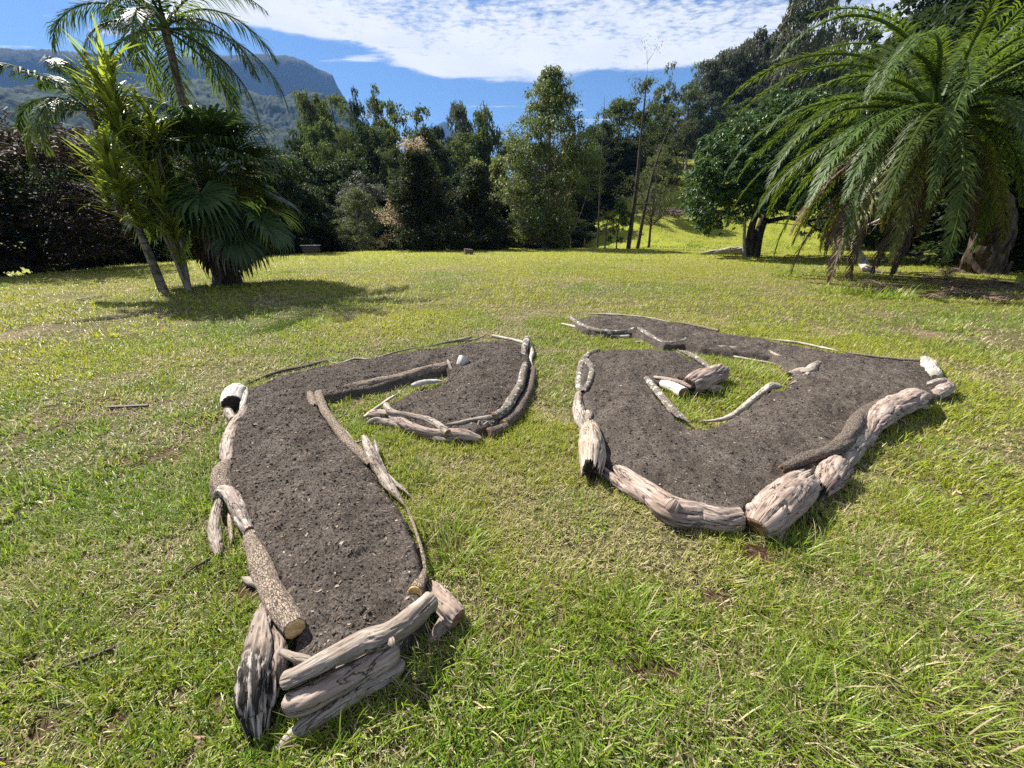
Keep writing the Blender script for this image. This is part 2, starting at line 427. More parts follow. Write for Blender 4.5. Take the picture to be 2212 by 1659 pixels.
def soil_z(x, y, d):
    d = d + .012 * vn(xyz(x * 16, y * 16), 27)
    n = .018 * fbm(xyz(x * 5, y * 5), 21, 3) + .009 * fbm(xyz(x * 22, y * 22), 22, 3) + .0035 * np.abs(fbm(xyz(x * 70, y * 70), 25, 2))
    top = SOILZ - .02 + .05 * sst(1.9, 1.15, y) + .045 * sst(.0, .35, d) + n * sst(0, .06, d)
    return -.02 + (top + .02) * sst(-.035, .03, d)
def build_bed(poly, label, chips, seed):
    g = .013
    x0, y0 = poly.min(0) - .06; x1, y1 = poly.max(0) + .06
    X, Y = np.meshgrid(np.arange(x0, x1, g), np.arange(y0, y1, g))
    d = sdf(poly, X, Y).reshape(X.shape)
    ok = d > -.045
    Z = soil_z(X, Y, d)
    ids = -np.ones(X.shape, int); ids[ok] = np.arange(ok.sum())
    a, b, c, e = ids[:-1, :-1], ids[:-1, 1:], ids[1:, 1:], ids[1:, :-1]
    k = (a >= 0) & (b >= 0) & (c >= 0) & (e >= 0)
    q = np.stack([a[k], b[k], c[k], e[k]], -1)
    o = link('garden_bed', mesh('garden_bed', xyz(X[ok], Y[ok], Z[ok]), [q], M['soil']))
    tag(o, label, 'garden bed', 'soil beds edged with branches')
    # bark chips and twigs lying in the soil
    r = np.random.default_rng(seed)
    px = r.uniform(x0, x1, chips); py = r.uniform(y0, y1, chips)
    dd = sdf(poly, px, py); k = dd > .03 - .16 * r.random(chips) ** 3; px, py, dd = px[k], py[k], dd[k]
    n = len(px); pz = np.maximum(soil_z(px, py, dd), Hh(px, py) + .012) + .002
    L = r.gamma(2.0, .0021, n) + .002; Wd = L * r.uniform(.15, .6, n)
    a = r.uniform(0, 6.28, n); tl = r.normal(0, .35, n)
    ax = xyz(np.cos(a) * np.cos(tl), np.sin(a) * np.cos(tl), np.sin(tl)); sd_ = xyz(-np.sin(a), np.cos(a), r.normal(0, .3, n))
    c = xyz(px, py, pz)
    V = np.stack([c - ax * L[:, None], c + sd_ * Wd[:, None] + xyz(0, 0, .0015), c + ax * L[:, None], c - sd_ * Wd[:, None]], 1).reshape(-1, 3)
    q = np.arange(n * 4).reshape(n, 4)
    rv = np.repeat(r.random(n) ** 1.6, 4)
    ch = link('bark_mulch', mesh('bark_mulch', V, [q], M['chips'], False, {'rnd': rv}))
    tag(ch, kind='stuff')
    # crumbs: little lumps
    n = chips // 4
    px = r.uniform(x0, x1, n); py = r.uniform(y0, y1, n); dd = sdf(poly, px, py); k = dd > .03 - .16 * r.random(n) ** 3; px, py, dd = px[k], py[k], dd[k]
    n = len(px); s = r.gamma(2.0, .0014, n) + .0015
    base = np.array([(1, 0, 0), (0, 1, 0), (-1, 0, 0), (0, -1, 0), (0, 0, 1), (0, 0, -1), (.6, .6, .5), (-.6, .6, .4), (-.6, -.6, .5), (.6, -.6, .4)], float)
    tri = np.array([(0, 6, 4), (6, 1, 4), (1, 7, 4), (7, 2, 4), (2, 8, 4), (8, 3, 4), (3, 9, 4), (9, 0, 4), (0, 5, 6), (6, 5, 1), (1, 5, 7), (7, 5, 2), (2, 5, 8), (8, 5, 3), (3, 5, 9), (9, 5, 0)])
    V = base[None] * s[:, None, None] * r.uniform(.6, 1.2, (n, 10, 1)) + xyz(px, py, np.maximum(soil_z(px, py, dd), Hh(px, py)) + s * .2)[:, None]
    F = tri[None] + (np.arange(n) * 10)[:, None, None]
    cr = link('soil_crumbs', mesh('soil_crumbs', V.reshape(-1, 3), [F.reshape(-1, 3)], M['soil'], True)); tag(cr, kind='stuff')
build_bed(BED_L, 'dark soil bed shaped like an upside-down L with a hooked end', 60000, 31)
build_bed(BED_R, 'larger dark soil bed curling round an inner patch of grass, a spiral', 66000, 32)

# ------------------------------------------------------------------ logs and sticks
def catmull(P_, n):
    P_ = np.asarray(P_, float)
    if len(P_) == 2: t = np.linspace(0, 1, n)[:, None]; return P_[0] * (1 - t) + P_[1] * t
    Q = np.vstack([2 * P_[0] - P_[1], P_, 2 * P_[-1] - P_[-2]])
    seg = len(P_) - 1
    L = np.linalg.norm(np.diff(P_[:, :3], axis=0), axis=1); cum = np.concatenate([[0], np.cumsum(L)])
    s = np.linspace(0, cum[-1], n); i = np.clip(np.searchsorted(cum, s, 'right') - 1, 0, seg - 1)
    t = ((s - cum[i]) / np.maximum(L[i], 1e-9))[:, None]
    a, b, c, d = Q[i], Q[i + 1], Q[i + 2], Q[i + 3]
    return .5 * (2 * b + (c - a) * t + (2 * a - 5 * b + 4 * c - d) * t ** 2 + (3 * b - a - 3 * c + d) * t ** 3)
def frames(C):
    T = np.gradient(C, axis=0); T /= np.linalg.norm(T, axis=1)[:, None] + 1e-12
    u = np.cross(T[0], (0, 0, 1.0))
    if np.linalg.norm(u) < .1: u = np.cross(T[0], (1.0, 0, 0))
    U = np.zeros_like(C); u /= np.linalg.norm(u)
    for i in range(len(C)):
        u = u - T[i] * (u @ T[i]); u /= np.linalg.norm(u); U[i] = u
    return T, U, np.cross(T, U)
def tube(C, r, seg, ell=None):
    T, U, V_ = frames(C)
    th = np.linspace(0, 2 * np.pi, seg, endpoint=False)
    r = np.broadcast_to(np.asarray(r, float).reshape(len(C), -1), (len(C), seg))
    co = C[:, None] + r[..., None] * (np.cos(th)[None, :, None] * U[:, None] + np.sin(th)[None, :, None] * V_[:, None])
    n = len(C); idx = np.arange(n * seg).reshape(n, seg); nx = np.roll(idx, -1, 1)
    q = np.stack([idx[:-1], nx[:-1], nx[1:], idx[1:]], -1).reshape(-1, 4)
    return co.reshape(-1, 3), q
LOGN = [0]
def branch(geo, Cr, style, seed, ends=('cut', 'cut'), crackd=.05, lump=.10):
    """one knotty limb. Cr (n,4): centre + radius. Returns the end frames"""
    C, r = Cr[:, :3], np.maximum(Cr[:, 3], .002)
    L = np.concatenate([[0], np.cumsum(np.linalg.norm(np.diff(C, axis=0), axis=1))])
    rm = r.mean(); dep = depth(C.mean(0))
    seg = int(np.clip(2 * np.pi * rm / max(.0035, .0022 * dep), 10, 72))
    T, U, V_ = frames(C)
    th = np.linspace(0, 2 * np.pi, seg, endpoint=False)
    # wander of the axis and of the section
    ct, sn = np.cos(th), np.sin(th)
    gx = ct[None] * rm + 0 * L[:, None]; gy = sn[None] * rm + 0 * L[:, None]; gz = L[:, None] + 0 * gx
    k = 1 / max(rm, .01)
    sh = 1 + lump * vn(xyz(gx * k * .9, gy * k * .9, gz * k * .28), seed) + lump * .7 * vn(xyz(gx * k * 1.6, gy * k * 1.6, gz * k * .5), seed + 1)
    n1 = vn(xyz(gx * k * 2.6 + .35 * gz * k, gy * k * 2.6, gz * k * .33), seed + 2)
    n2 = vn(xyz(gx * k * 4 + .25 * gz * k, gy * k * 4, gz * k * .42), seed + 3)
    if style.startswith('bark'):
        n3 = vn(xyz(gx * 95, gy * 95, gz * 60), seed + 4); n4 = vn(xyz(gx * 45, gy * 45, gz * 26), seed + 5)
        sh = sh + .05 * n3 + .06 * n4 - .06 * (1 - np.abs(n1)) ** 6
    else:
        sh = sh - crackd * 2.4 * (1 - np.abs(n1)) ** 14 - crackd * 1.2 * (1 - np.abs(n2)) ** 12 + .02 * n2 + .05 * vn(xyz(gx * k * 1.2, gy * k * 1.2, gz * k * .9), seed + 7)
    rr = r[:, None] * sh
    # rounded or ragged ends
    off = np.zeros_like(rr)
    n = len(C)
    for e, kind in enumerate(ends):
        i0 = 0 if e == 0 else n - 1; sg = -1 if e == 0 else 1
        if kind == 'broken':
            jag = np.abs(vn(xyz(ct * 5, sn * 5, 3 + e), seed + 9)) + .7 * np.abs(vn(xyz(ct * 13, sn * 13, 5 + e), seed + 8))
            for j in range(0, min(4, n // 3)):
                jj = i0 + j if e == 0 else i0 - j
                off[jj] += sg * jag * r[i0] * 1.3 * (1 - j / 4)
                rr[jj] *= 1 - .10 * (1 - j / 4) * (.6 + jag)
        elif kind == 'round':
            for j, f in enumerate((.35, .72, .93)):
                jj = i0 + j if e == 0 else i0 - j
                if 0 <= jj < n: rr[jj] *= f
        elif kind == 'taper':
            m_ = max(3, n // 4)
            for j in range(m_):
                jj = i0 + j if e == 0 else i0 - j
                rr[jj] *= .15 + .85 * (j / m_) ** .7
    co = C[:, None] + off[..., None] * T[:, None] + rr[..., None] * (ct[None, :, None] * U[:, None] + sn[None, :, None] * V_[:, None])
    idx = np.arange(n * seg).reshape(n, seg); nx = np.roll(idx, -1, 1)
    q = np.stack([idx[:-1], nx[:-1], nx[1:], idx[1:]], -1).reshape(-1, 4)
    gr = xyz(gx, gy, gz).reshape(-1, 3)
    geo.add(co.reshape(-1, 3), None, q, gr=gr)
    info = []
    for e, kind in enumerate(ends):       # close the ends with a slightly hollow fan
        i0 = 0 if e == 0 else n - 1; sg = -1 if e == 0 else 1
        ring = co[i0]; c = C[i0] + T[i0] * sg * (-.15 * r[i0] if kind == 'broken' else .001)
        inner = c + (ring - ring.mean(0)) * .5
        V = np.vstack([ring, inner, c[None]]); a = np.arange(seg); b = np.roll(a, -1)
        qd = np.stack([a, b, b + seg, a + seg], -1) if e == 1 else np.stack([b, a, a + seg, b + seg], -1)
        tr = np.stack([a + seg, b + seg, np.full(seg, 2 * seg)], -1) if e == 1 else np.stack([b + seg, a + seg, np.full(seg, 2 * seg)], -1)
        geo.add(V, tr, qd, gr=np.vstack([gr.reshape(n, seg, 3)[i0], gr.reshape(n, seg, 3)[i0] * (.5, .5, 1), [[0, 0, L[i0]]]]))
        info.append((ring, T[i0] * sg, r[i0]))
    return info
def limb_px(frame, pts, lift=0.0, zs=None):
    """survey a limb from its bearings: (x, y, half width in px); it rests on the ground, raised by lift"""
    out = []
    for j, p in enumerate(pts):
        q = FR[frame](p[0], p[1]); rp = p[2] * SC[frame] * 1.10
        z = .05
        for _ in range(5):
            w = G(q[0], q[1], z); r = rp * depth(w) / FP
            z = (zs[j] if zs else max(.012, r * .82) + (lift[j] if isinstance(lift, (list, tuple)) else lift))
        out.append([w[0], w[1], z, r])
    return np.array(out)
def log(label, frame, pts, style='wood_grey', lift=0.0, ends=('cut', 'cut'), cut=None, twigs=(), cat='log', name=None, zs=None, lump=.10, crackd=.05):
    """one piece of timber = one thing; twigs are limbs grown into it; cut = {end: material} shows sawn faces"""
    LOGN[0] += 1; seed = 100 + LOGN[0] * 13
    K = limb_px(frame, pts, lift, zs)
    org = np.array([K[:, 0].mean(), K[:, 1].mean(), 0])
    g = Geo()
    def dense(K_):
        Ls = np.linalg.norm(np.diff(K_[:, :3], axis=0), axis=1).sum()
        return catmull(K_, int(np.clip(Ls / max(.006, .004 * depth(K_.mean(0)[:3])), 8, 150)))
    info = branch(g, dense(K), style, seed, ends, crackd, lump)
    for w, tw in enumerate(twigs):
        tp = tw[0]; tl = tw[1] if len(tw) > 1 else lift
        Kt = limb_px(frame, tp, tl); branch(g, dense(Kt), style, seed + 5 + w, tw[2] if len(tw) > 2 else ('round', 'cut'), crackd, lump)
    g.V = [v - org for v in g.V]
    kind = name or ('stick' if K[:, 3].max() < .022 else ('branch' if K[:, 3].max() < .05 else 'log'))
    o = g.obj(kind, M[style]); o.location = org
    tag(o, label, kind.replace('_', ' ') if cat == 'log' else cat, 'timber pieces edging the soil beds')
    for e, mt in (cut or {}).items():
        ring, T, r = info[e]; ring = ring - org
        c = ring.mean(0) + T * .004; R2 = c + (ring - ring.mean(0)) * .9
        R1 = ring.mean(0) - T * .004 + (ring - ring.mean(0)) * .93
        seg = len(ring); rings = [R1, R2] + [c + (R2 - c) * f + T * 0 for f in (.66, .33)]
        V = np.vstack(rings + [c[None]]); a = np.arange(seg); b = np.roll(a, -1)
        q = np.concatenate([np.stack([a + k * seg, b + k * seg, b + (k + 1) * seg, a + (k + 1) * seg], -1) for k in range(3)])
        tr = np.stack([a + 3 * seg, b + 3 * seg, np.full(seg, 4 * seg)], -1)
        if e == 0: q = q[:, ::-1]; tr = tr[:, ::-1]
        ce = link('cut_end', mesh('cut_end', V, [q, tr], M[mt], True, {'gr': V - c}), o)
    return o

# L-shaped bed, walking round its rim
log('thin dark bark strip on the L-shaped bed\'s far rim by the white stub', 'A', [(290,397,7),(400,350,8),(520,310,9),(650,285,8),(795,250,11)], 'bark_dark', ends=('taper','round'))
log('long thin grey stick in the middle of the L-shaped bed\'s far rim', 'A', [(790,250,5),(860,268,6),(950,240,7),(1060,238,6),(1230,190,5),(1400,160,4)], 'wood_grey', .05, ('taper','taper'))
log('thin forked stick at the far rim of the L-shaped bed, its tip pointing up', 'A', [(1395,165,6),(1500,140,7),(1600,125,11),(1650,110,8)], 'wood_grey', .05, ('taper','broken'), twigs=[([(1620,130,5),(1690,118,5),(1745,95,4)], [.05,.06,.10])])
log('pale stick on the back rim of the L-shaped bed running to its back right corner', 'A', [(1790,100,10),(1850,112,9),(1930,128,9),(1985,145,9)], 'wood_pale', .05)
log('short lichen-grey branch stub at the back right corner of the L-shaped bed', 'A', [(1998,118,18),(1990,150,22),(1975,190,20),(1975,228,17)], 'bark_lichen', .03, ('cut','cut'))
log('thin pale branch hanging outside the back right corner of the L-shaped bed', 'A', [(2012,150,12),(2028,200,14),(2018,240,10),(2030,285,8)], 'wood_pale', .0, ('round','taper'))
log('lichen-white curved branch lying on top of the right rim of the L-shaped bed', 'A', [(1985,275,19),(1968,350,22),(1950,410,24),(1905,480,26),(1862,550,27),(1800,590,25)], 'bark_lichen', .07, ('broken','cut'), cut={1:'cut_brown'})
log('dark rough branch with an orange sawn end, low outside the L-shaped bed\'s hook', 'A', [(2035,300,17),(2020,400,22),(1985,480,26),(1935,570,30),(1858,636,34)], 'bark_dark', .0, ('broken','cut'), cut={1:'cut_yellow'})
log('stubby dark log with a brown sawn end at the L-shaped bed\'s hook corner', 'A', [(1890,640,24),(1830,668,28),(1768,688,33)], 'bark_dark', .0, ('round','cut'), cut={1:'cut_brown'})
log('thin smooth stick running along the soil edge behind the forked hook timber', 'A', [(1790,590,16),(1700,605,15),(1600,625,14),(1490,640,12)], 'wood_grey', .07, ('cut','taper'))
log('smooth curved branch crossing over the near rim of the L-shaped bed\'s hook', 'A', [(1140,508,15),(1165,548,18),(1210,570,18),(1300,585,18),(1390,605,20),(1460,640,22),(1520,688,24)], 'wood_grey', [.08,.08,.08,.07,.07,.06,.05], ('round','cut'), cut={1:'cut_brown'})
log('long grey driftwood with a splintered root end, base of the hook\'s near rim', 'A', [(1050,572,20),(1120,575,26),(1190,590,28),(1270,640,30),(1380,680,27),(1480,690,26),(1600,695,34),(1700,718,20)], 'wood_pink', .02, ('cut','broken'), crackd=.09)
log('smooth grey limb lying lowest in the grass before the hook', 'A', [(1030,628,15),(1090,612,20),(1170,625,22),(1280,665,22),(1400,705,20),(1500,728,20),(1600,738,12)], 'wood_grey', .0, ('round','taper'))
log('short forked twig standing against the hook\'s near right corner', 'A', [(1665,672,11),(1700,645,11),(1712,612,9)], 'wood_grey', [.03,.06,.10], ('round','cut'), twigs=[([(1680,665,9),(1720,648,8),(1760,620,7)], [.03,.06,.08])])
log('thin bleached plank along the grass notch side of the hook', 'A', [(1012,592,9),(1060,555,10),(1110,520,9),(1165,482,9),(1215,450,7)], 'wood_pale', [.03,.04,.05,.05,.05], ('cut','taper'))
log('bright white stick half buried at the tip of the L-shaped bed\'s grass notch', 'A', [(1300,402,12),(1350,385,14),(1420,374,13),(1500,374,7)], 'wood_white', .04, ('cut','taper'))
log('thick brown bark log along the upper side of the L-shaped bed\'s grass notch', 'A', [(775,440,28),(860,430,30),(950,413,33),(1060,395,33),(1150,378,34),(1260,350,33),(1370,322,34),(1480,298,34),(1530,285,30)], 'bark_brown', .0, ('cut','broken'), cut={0:'cut_brown'})
log('upright pale bark slab leaning at the inner end of the L-shaped bed\'s thick notch log', 'A', [(1590,290,20),(1605,262,29),(1618,230,30)], 'wood_white', [.02,.06,.11], ('broken','cut'))
log('little broken twig standing where the thick notch log ends', 'A', [(1548,318,8),(1532,285,9),(1520,252,8)], 'wood_grey', [.04,.08,.12], ('round','broken'))
log('thin dark stick leaning from the notch tip up over the hook soil', 'A', [(1525,372,5),(1565,330,5),(1612,283,4)], 'bark_dark', [.05,.08,.12], ('round','taper'))
log('short flaky bark stub at the inner corner of the L-shaped bed', 'A', [(682,438,17),(695,480,22),(712,525,20)], 'bark_brown', .04, ('broken','broken'))
log('rough flaky branch running down from the inner corner of the L-shaped bed', 'A', [(738,448,24),(755,510,24),(800,590,24),(850,660,25),(910,735,27),(975,800,29),(1040,862,24)], 'bark_brown', .03, ('cut','broken'))
log('splintered grey branch with raised ends, middle of the L-shaped bed\'s right side', 'A', [(1015,715,16),(1040,775,30),(1075,850,34),(1115,930,31),(1170,1010,29),(1225,1080,22),(1262,1130,12)], 'wood_grey', [.05,.04,.03,.02,.02,.02,.02], ('broken','taper'), crackd=.1,
    twigs=[([(1085,850,14),(1092,790,12),(1075,735,7)], [.05,.07,.08], ('round','broken')), ([(1140,930,12),(1195,985,14),(1255,1030,11),(1285,1060,6)], .03, ('round','taper'))])
log('thin sunken board edge along the lower right side of the L-shaped bed', 'A', [(1262,1120,9),(1300,1210,9),(1335,1310,9),(1362,1400,10),(1380,1500,10),(1385,1580,9)], 'bark_brown', .06, ('taper','cut'))
log('bark covered log with a bright yellow sawn end at the L-shaped bed\'s near right corner', 'B', [(1268,545,14),(1262,590,24),(1240,640,34),(1218,682,42)], 'bark_brown', [.05,.07,.09,.10], ('taper','cut'), cut={1:'cut_yellow'})
log('thick white barked log stub at the back left corner of the L-shaped bed', 'A', [(275,428,40),(240,440,52),(215,475,54),(213,510,50)], 'wood_white', .0, ('round','cut'), cut={1:'cut_dark'}, lump=.05)
log('small pale hooked stick beside the white log stub on the L-shaped bed', 'A', [(295,425,15),(292,470,17),(280,520,15),(262,560,12)], 'wood_pale', .05, ('broken','taper'))
log('short grey limb below the white log stub, outside the L-shaped bed', 'A', [(185,535,18),(198,570,22),(222,605,18)], 'wood_grey', .0, ('round','cut'))
log('smooth flaky branch along the upper left side of the L-shaped bed', 'A', [(292,545,20),(268,590,28),(225,650,30),(198,710,32),(188,780,32),(190,840,30),(185,890,28)], 'wood_pink', [.05,.04,.03,.02,.02,.02,.02], ('broken','broken'), crackd=.07)
log('rough grey log at the middle of the L-shaped bed\'s left side', 'A', [(178,875,34),(150,930,44),(148,985,46),(170,1045,40)], 'bark_brown', .02, ('cut','broken'))
log('arched hollow branch with a cut face, standing on the left side of the L-shaped bed', 'A', [(130,1068,26),(150,1040,32),(190,1050,36),(225,1100,38),(255,1160,38),(285,1225,37),(322,1282,34)], 'wood_blotch', [.03,.08,.10,.09,.08,.06,.05], ('broken','cut'), cut={1:'cut_brown'}, crackd=.09)
log('splintered grey slab leaning in the grass outside the arched branch', 'A', [(135,1110,22),(118,1190,30),(112,1270,34),(122,1350,34),(135,1410,22)], 'wood_grey', [.06,.04,.02,.0,.0], ('broken','broken'), crackd=.16)
log('thin reddish splinter between the arched branch and the splintered slab', 'A', [(190,1160,9),(202,1230,12),(208,1300,11),(205,1360,7)], 'wood_pink', .02, ('taper','taper'), crackd=.12)
log('flat grey offcut sticking out of the grass at the L-shaped bed\'s left side', 'B', [(250,590,9),(290,610,18),(330,625,20),(365,650,14)], 'wood_grey', .0, ('taper','cut'))
log('straight rough bark log with a sawn face, touching the big rotten stump', 'B', [(305,372,38),(335,460,46),(372,560,52),(420,660,55),(475,760,58),(520,830,58),(548,885,54)], 'bark_brown', [.03,.05,.07,.09,.11,.12,.13], ('broken','cut'), cut={1:'cut_yellow'})
log('big weathered stump rotted hollow at its lower end, nearest left corner of the L-shaped bed', 'B', [(400,735,34),(382,810,50),(368,900,68),(360,1000,82),(352,1090,98),(346,1180,106),(342,1260,100),(340,1330,84),(345,1400,58)], 'wood_rot', [.08,.08,.07,.06,.05,.04,.03,.01,.0], ('broken','broken'), crackd=.16, lump=.14,
    twigs=[([(445,860,30),(455,960,38),(450,1060,42),(442,1150,36),(430,1240,20)], [.09,.09,.09,.07,.04], ('taper','taper'))])
log('topmost curved grey limb with a white knot, across the L-shaped bed\'s near end', 'B', [(470,1175,40),(540,1150,44),(620,1110,46),(720,1055,50),(830,1000,54),(940,945,56),(1050,915,56),(1150,860,56),(1240,785,54),(1320,712,46)], 'wood_grey', [.13,.135,.14,.14,.14,.14,.14,.13,.12,.10], ('round','round'), crackd=.08,
    twigs=[([(1085,935,20),(1095,965,20),(1098,985,17)], [.16,.17,.165], ('round','round')), ([(650,1062,20),(560,1045,22),(480,1012,16)], [.15,.15,.14], ('round','broken'))])
log('smooth pinkish limb lying under the topmost curved one at the near end', 'B', [(500,1280,38),(560,1290,62),(640,1262,66),(740,1205,64),(850,1152,62),(960,1096,60),(1050,1040,58),(1130,992,46)], 'wood_pink', .065, ('round','round'), crackd=.05, lump=.07)
log('dark tapering limb lowest of the three across the near end of the L-shaped bed', 'B', [(465,1540,20),(530,1480,34),(620,1412,46),(720,1338,52),(830,1266,54),(950,1192,54),(1070,1125,50),(1160,1065,36)], 'wood_grey', .0, ('broken','round'), crackd=.08)
log('twisted stub with a sawn face, outside the L-shaped bed\'s corner beside the topmost curved limb', 'B', [(1320,655,34),(1350,700,52),(1390,750,58),(1430,800,62),(1458,828,56)], 'wood_pink', .01, ('broken','cut'), cut={1:'cut_brown'}, crackd=.12,
    twigs=[([(1400,830,40),(1350,890,34),(1310,940,20)], 0.0, ('round','broken'))])
log('short shaded limb wedged behind the smooth pinkish limb at the L-shaped bed\'s near end', 'B', [(760,1130,34),(860,1085,40),(960,1035,42),(1060,985,40),(1150,920,30)], 'wood_grey', .05, ('round','round'))
log('thin dark root curling out between the near end limbs of the L-shaped bed', 'B', [(500,1100,9),(580,1110,12),(680,1085,12),(790,1040,9)], 'bark_dark', .10, ('taper','taper'))
log('second furrowed limb bundled outside the upper left side of the L-shaped bed', 'A', [(212,640,12),(180,700,16),(162,770,18),(160,840,16)], 'wood_grey', .0, ('taper','broken'), crackd=.1)
log('crooked bark limb bundled outside the rough grey log on the L-shaped bed', 'A', [(128,900,12),(108,960,18),(104,1020,20),(118,1080,16)], 'bark_dark', .0, ('taper','broken'))
log('thin forked limb lying outside the flaky branch facing the grass gap', 'A', [(870,640,8),(930,720,12),(990,800,13),(1030,850,9)], 'wood_grey', .0, ('taper','broken'), twigs=[([(950,745,8),(985,740,7),(1010,725,4)], .02, ('round','taper'))])
# spiral bed
log('big knotty grey log with a broken stub, nearest left rim of the spiral bed', 'C', [(245,812,18),(310,850,30),(390,905,40),(470,965,46),(550,1030,56),(630,1090,74),(700,1110,72),(790,1120,64),(890,1145,62),(1000,1140,58)], 'wood_pink', 0.0, ('taper','cut'), cut={1:'cut_brown'}, crackd=.07, lump=.08,
    twigs=[([(640,1080,44),(655,1065,46),(668,1050,34)], [.05,.09,.11], ('round','round')), ([(250,870,22),(330,930,26),(430,1000,28),(520,1060,20)], 0.0, ('broken','round'))])
log('squared pale hollow log upright at the near left corner of the spiral bed', 'C', [(200,655,42),(205,700,56),(214,750,64),(218,800,66),(214,845,58)], 'wood_tan', .02, ('broken','broken'), cut={1:'cut_dark'}, crackd=.07)
log('furrowed grey branch along the left side of the spiral bed', 'C', [(140,470,16),(135,520,24),(145,570,32),(160,620,36),(175,665,30)], 'wood_grey', .01, ('cut','broken'), cut={0:'cut_yellow'}, crackd=.11)
log('lichen-spotted outer limb of the loop at the spiral bed\'s far left corner', 'C', [(240,235,12),(195,258,16),(158,300,18),(143,360,16),(140,420,18),(150,475,17)], 'bark_lichen', .01, ('broken','round'))
log('curved inner limb of the loop at the spiral bed\'s far left corner', 'C', [(175,285,14),(200,315,17),(208,360,16),(195,410,15),(165,455,14)], 'bark_lichen', .06, ('round','broken'))
log('small knob of grey wood on the soil by the spiral bed\'s left rim', 'C', [(185,560,12),(197,580,18),(192,612,16)], 'wood_grey', .06, ('round','cut'), cut={1:'cut_dark'})
log('massive furrowed log block with a knot at the nearest corner of the spiral bed', 'C', [(1100,1190,60),(1140,1150,84),(1190,1100,92),(1245,1050,90),(1300,1000,84),(1350,965,70)], 'wood_pink', .01, ('cut','broken'), cut={0:'cut_brown'}, crackd=.10, lump=.08,
    twigs=[([(1090,1110,30),(1075,1080,30),(1068,1062,24)], [.08,.10,.11], ('round','round'))])
log('loose bark flap leaning on the outer side of the massive corner block', 'C', [(1225,1255,10),(1245,1190,15),(1290,1130,14),(1350,1080,13),(1400,1035,9)], 'wood_pale', [.0,.02,.03,.04,.05], ('broken','broken'), crackd=.12)
log('thin bark splinter in the grass at the foot of the massive corner block', 'C', [(1245,1262,5),(1262,1225,6),(1275,1180,5)], 'wood_grey', .0, ('taper','taper'))
log('short jagged log stub next to the massive corner block, front right rim', 'C', [(1455,975,48),(1480,940,58),(1515,890,62),(1552,850,58)], 'wood_pink', .01, ('broken','round'), crackd=.12)
log('shaded grey log half hidden between the jagged stub and the big arched log', 'C', [(1560,860,30),(1600,790,44),(1645,730,46),(1690,680,44),(1730,620,36)], 'wood_grey', .0, ('round','round'), crackd=.06)
log('big arched grey log with a root foot on the spiral bed\'s rim', 'C', [(1700,690,26),(1722,640,42),(1765,590,52),(1830,545,54),(1900,515,54),(1970,490,48),(2045,482,30)], 'wood_pink', [.04,.05,.05,.05,.05,.05,.04], ('round','taper'), crackd=.09,
    twigs=[([(1705,660,16),(1712,710,14),(1722,755,10)], [.05,.02,.0], ('round','taper')), ([(1960,515,18),(1985,530,18),(2010,538,14)], [.05,.05,.04], ('round','cut')), ([(1745,720,10),(1690,720,11),(1686,670,12)], [.0,.02,.05], ('taper','round'))])
log('long dark knobbly branch resting on top of the front right rim', 'C', [(1250,868,22),(1320,838,28),(1400,805,30),(1480,785,32),(1550,745,36),(1600,690,36),(1640,625,34),(1690,570,32),(1770,520,24)], 'bark_dark', [.07,.07,.08,.08,.08,.08,.08,.07,.07], ('broken','broken'), cut={0:'cut_brown'})
log('dirty white broken root at the far right corner of the spiral bed', 'C', [(2060,480,24),(2090,462,30),(2120,440,30),(2142,430,22)], 'wood_blotch', .02, ('round','broken'))
log('short pale peeled log at the back right corner of the spiral bed', 'C', [(2015,292,26),(2035,330,34),(2062,375,32)], 'wood_pale', .0, ('cut','round'))
log('second small broken root lying over the spiral bed\'s right corner', 'C', [(2010,420,12),(2060,410,18),(2110,402,20),(2140,415,16)], 'wood_blotch', .07, ('taper','broken'))
log('long straight stick on the back rim of the spiral bed towards its right corner', 'C', [(2025,290,11),(1900,284,9),(1780,272,8),(1650,255,7),(1540,236,5)], 'bark_brown', .05, ('cut','taper'))
log('thin pale stick in the middle of the spiral bed\'s back rim', 'C', [(1560,240,6),(1450,218,6),(1340,195,7),(1240,182,7),(1160,170,5)], 'wood_pale', .04, ('taper','taper'))
log('thin brown stick on the back rim of the spiral bed\'s top arm', 'C', [(895,127,8),(820,110,7),(730,92,6),(640,78,5)], 'bark_brown', .05, ('cut','taper'))
log('pale strip edging the far tip of the spiral bed\'s top arm', 'C', [(630,78,3),(500,55,4),(350,42,5),(210,38,5),(170,45,4)], 'wood_pale', .05, ('taper','taper'))
log('long mottled branch dipping and rising along the front of the spiral bed\'s top arm', 'C', [(92,58,9),(135,88,12),(190,112,12),(260,130,12),(340,135,11),(410,128,11),(455,118,12),(500,140,13),(550,170,11),(610,192,10),(680,190,11),(730,170,12),(768,158,13)], 'bark_lichen', .05, ('cut','cut'), cut={1:'cut_dark'},
    twigs=[([(455,122,8),(520,150,7),(570,185,7),(610,208,4)], .04, ('round','taper'))])
log('lower pale branch in the grass under the top arm\'s mottled branch', 'C', [(48,92,8),(110,104,8),(180,125,8),(250,148,9),(330,155,9),(400,158,9),(440,138,8)], 'wood_pale', .0, ('cut','round'))
log('small pale twig in the grass before the top arm of the spiral bed', 'C', [(430,188,3),(490,186,5),(545,178,4)], 'wood_pale', .0, ('taper','taper'))
log('smooth grey branch along the front of the top arm towards the spiral bed\'s middle', 'C', [(775,210,12),(850,218,13),(950,226,14),(1050,228,14),(1130,236,14),(1200,262,15),(1290,303,13)], 'wood_grey', .03, ('broken','round'), lump=.14)
log('flat pale batten in the grass below the top arm\'s smooth branch', 'C', [(828,236,7),(920,254,7),(1020,275,6),(1120,292,5),(1265,316,4)], 'wood_pale', .0, ('cut','taper'))
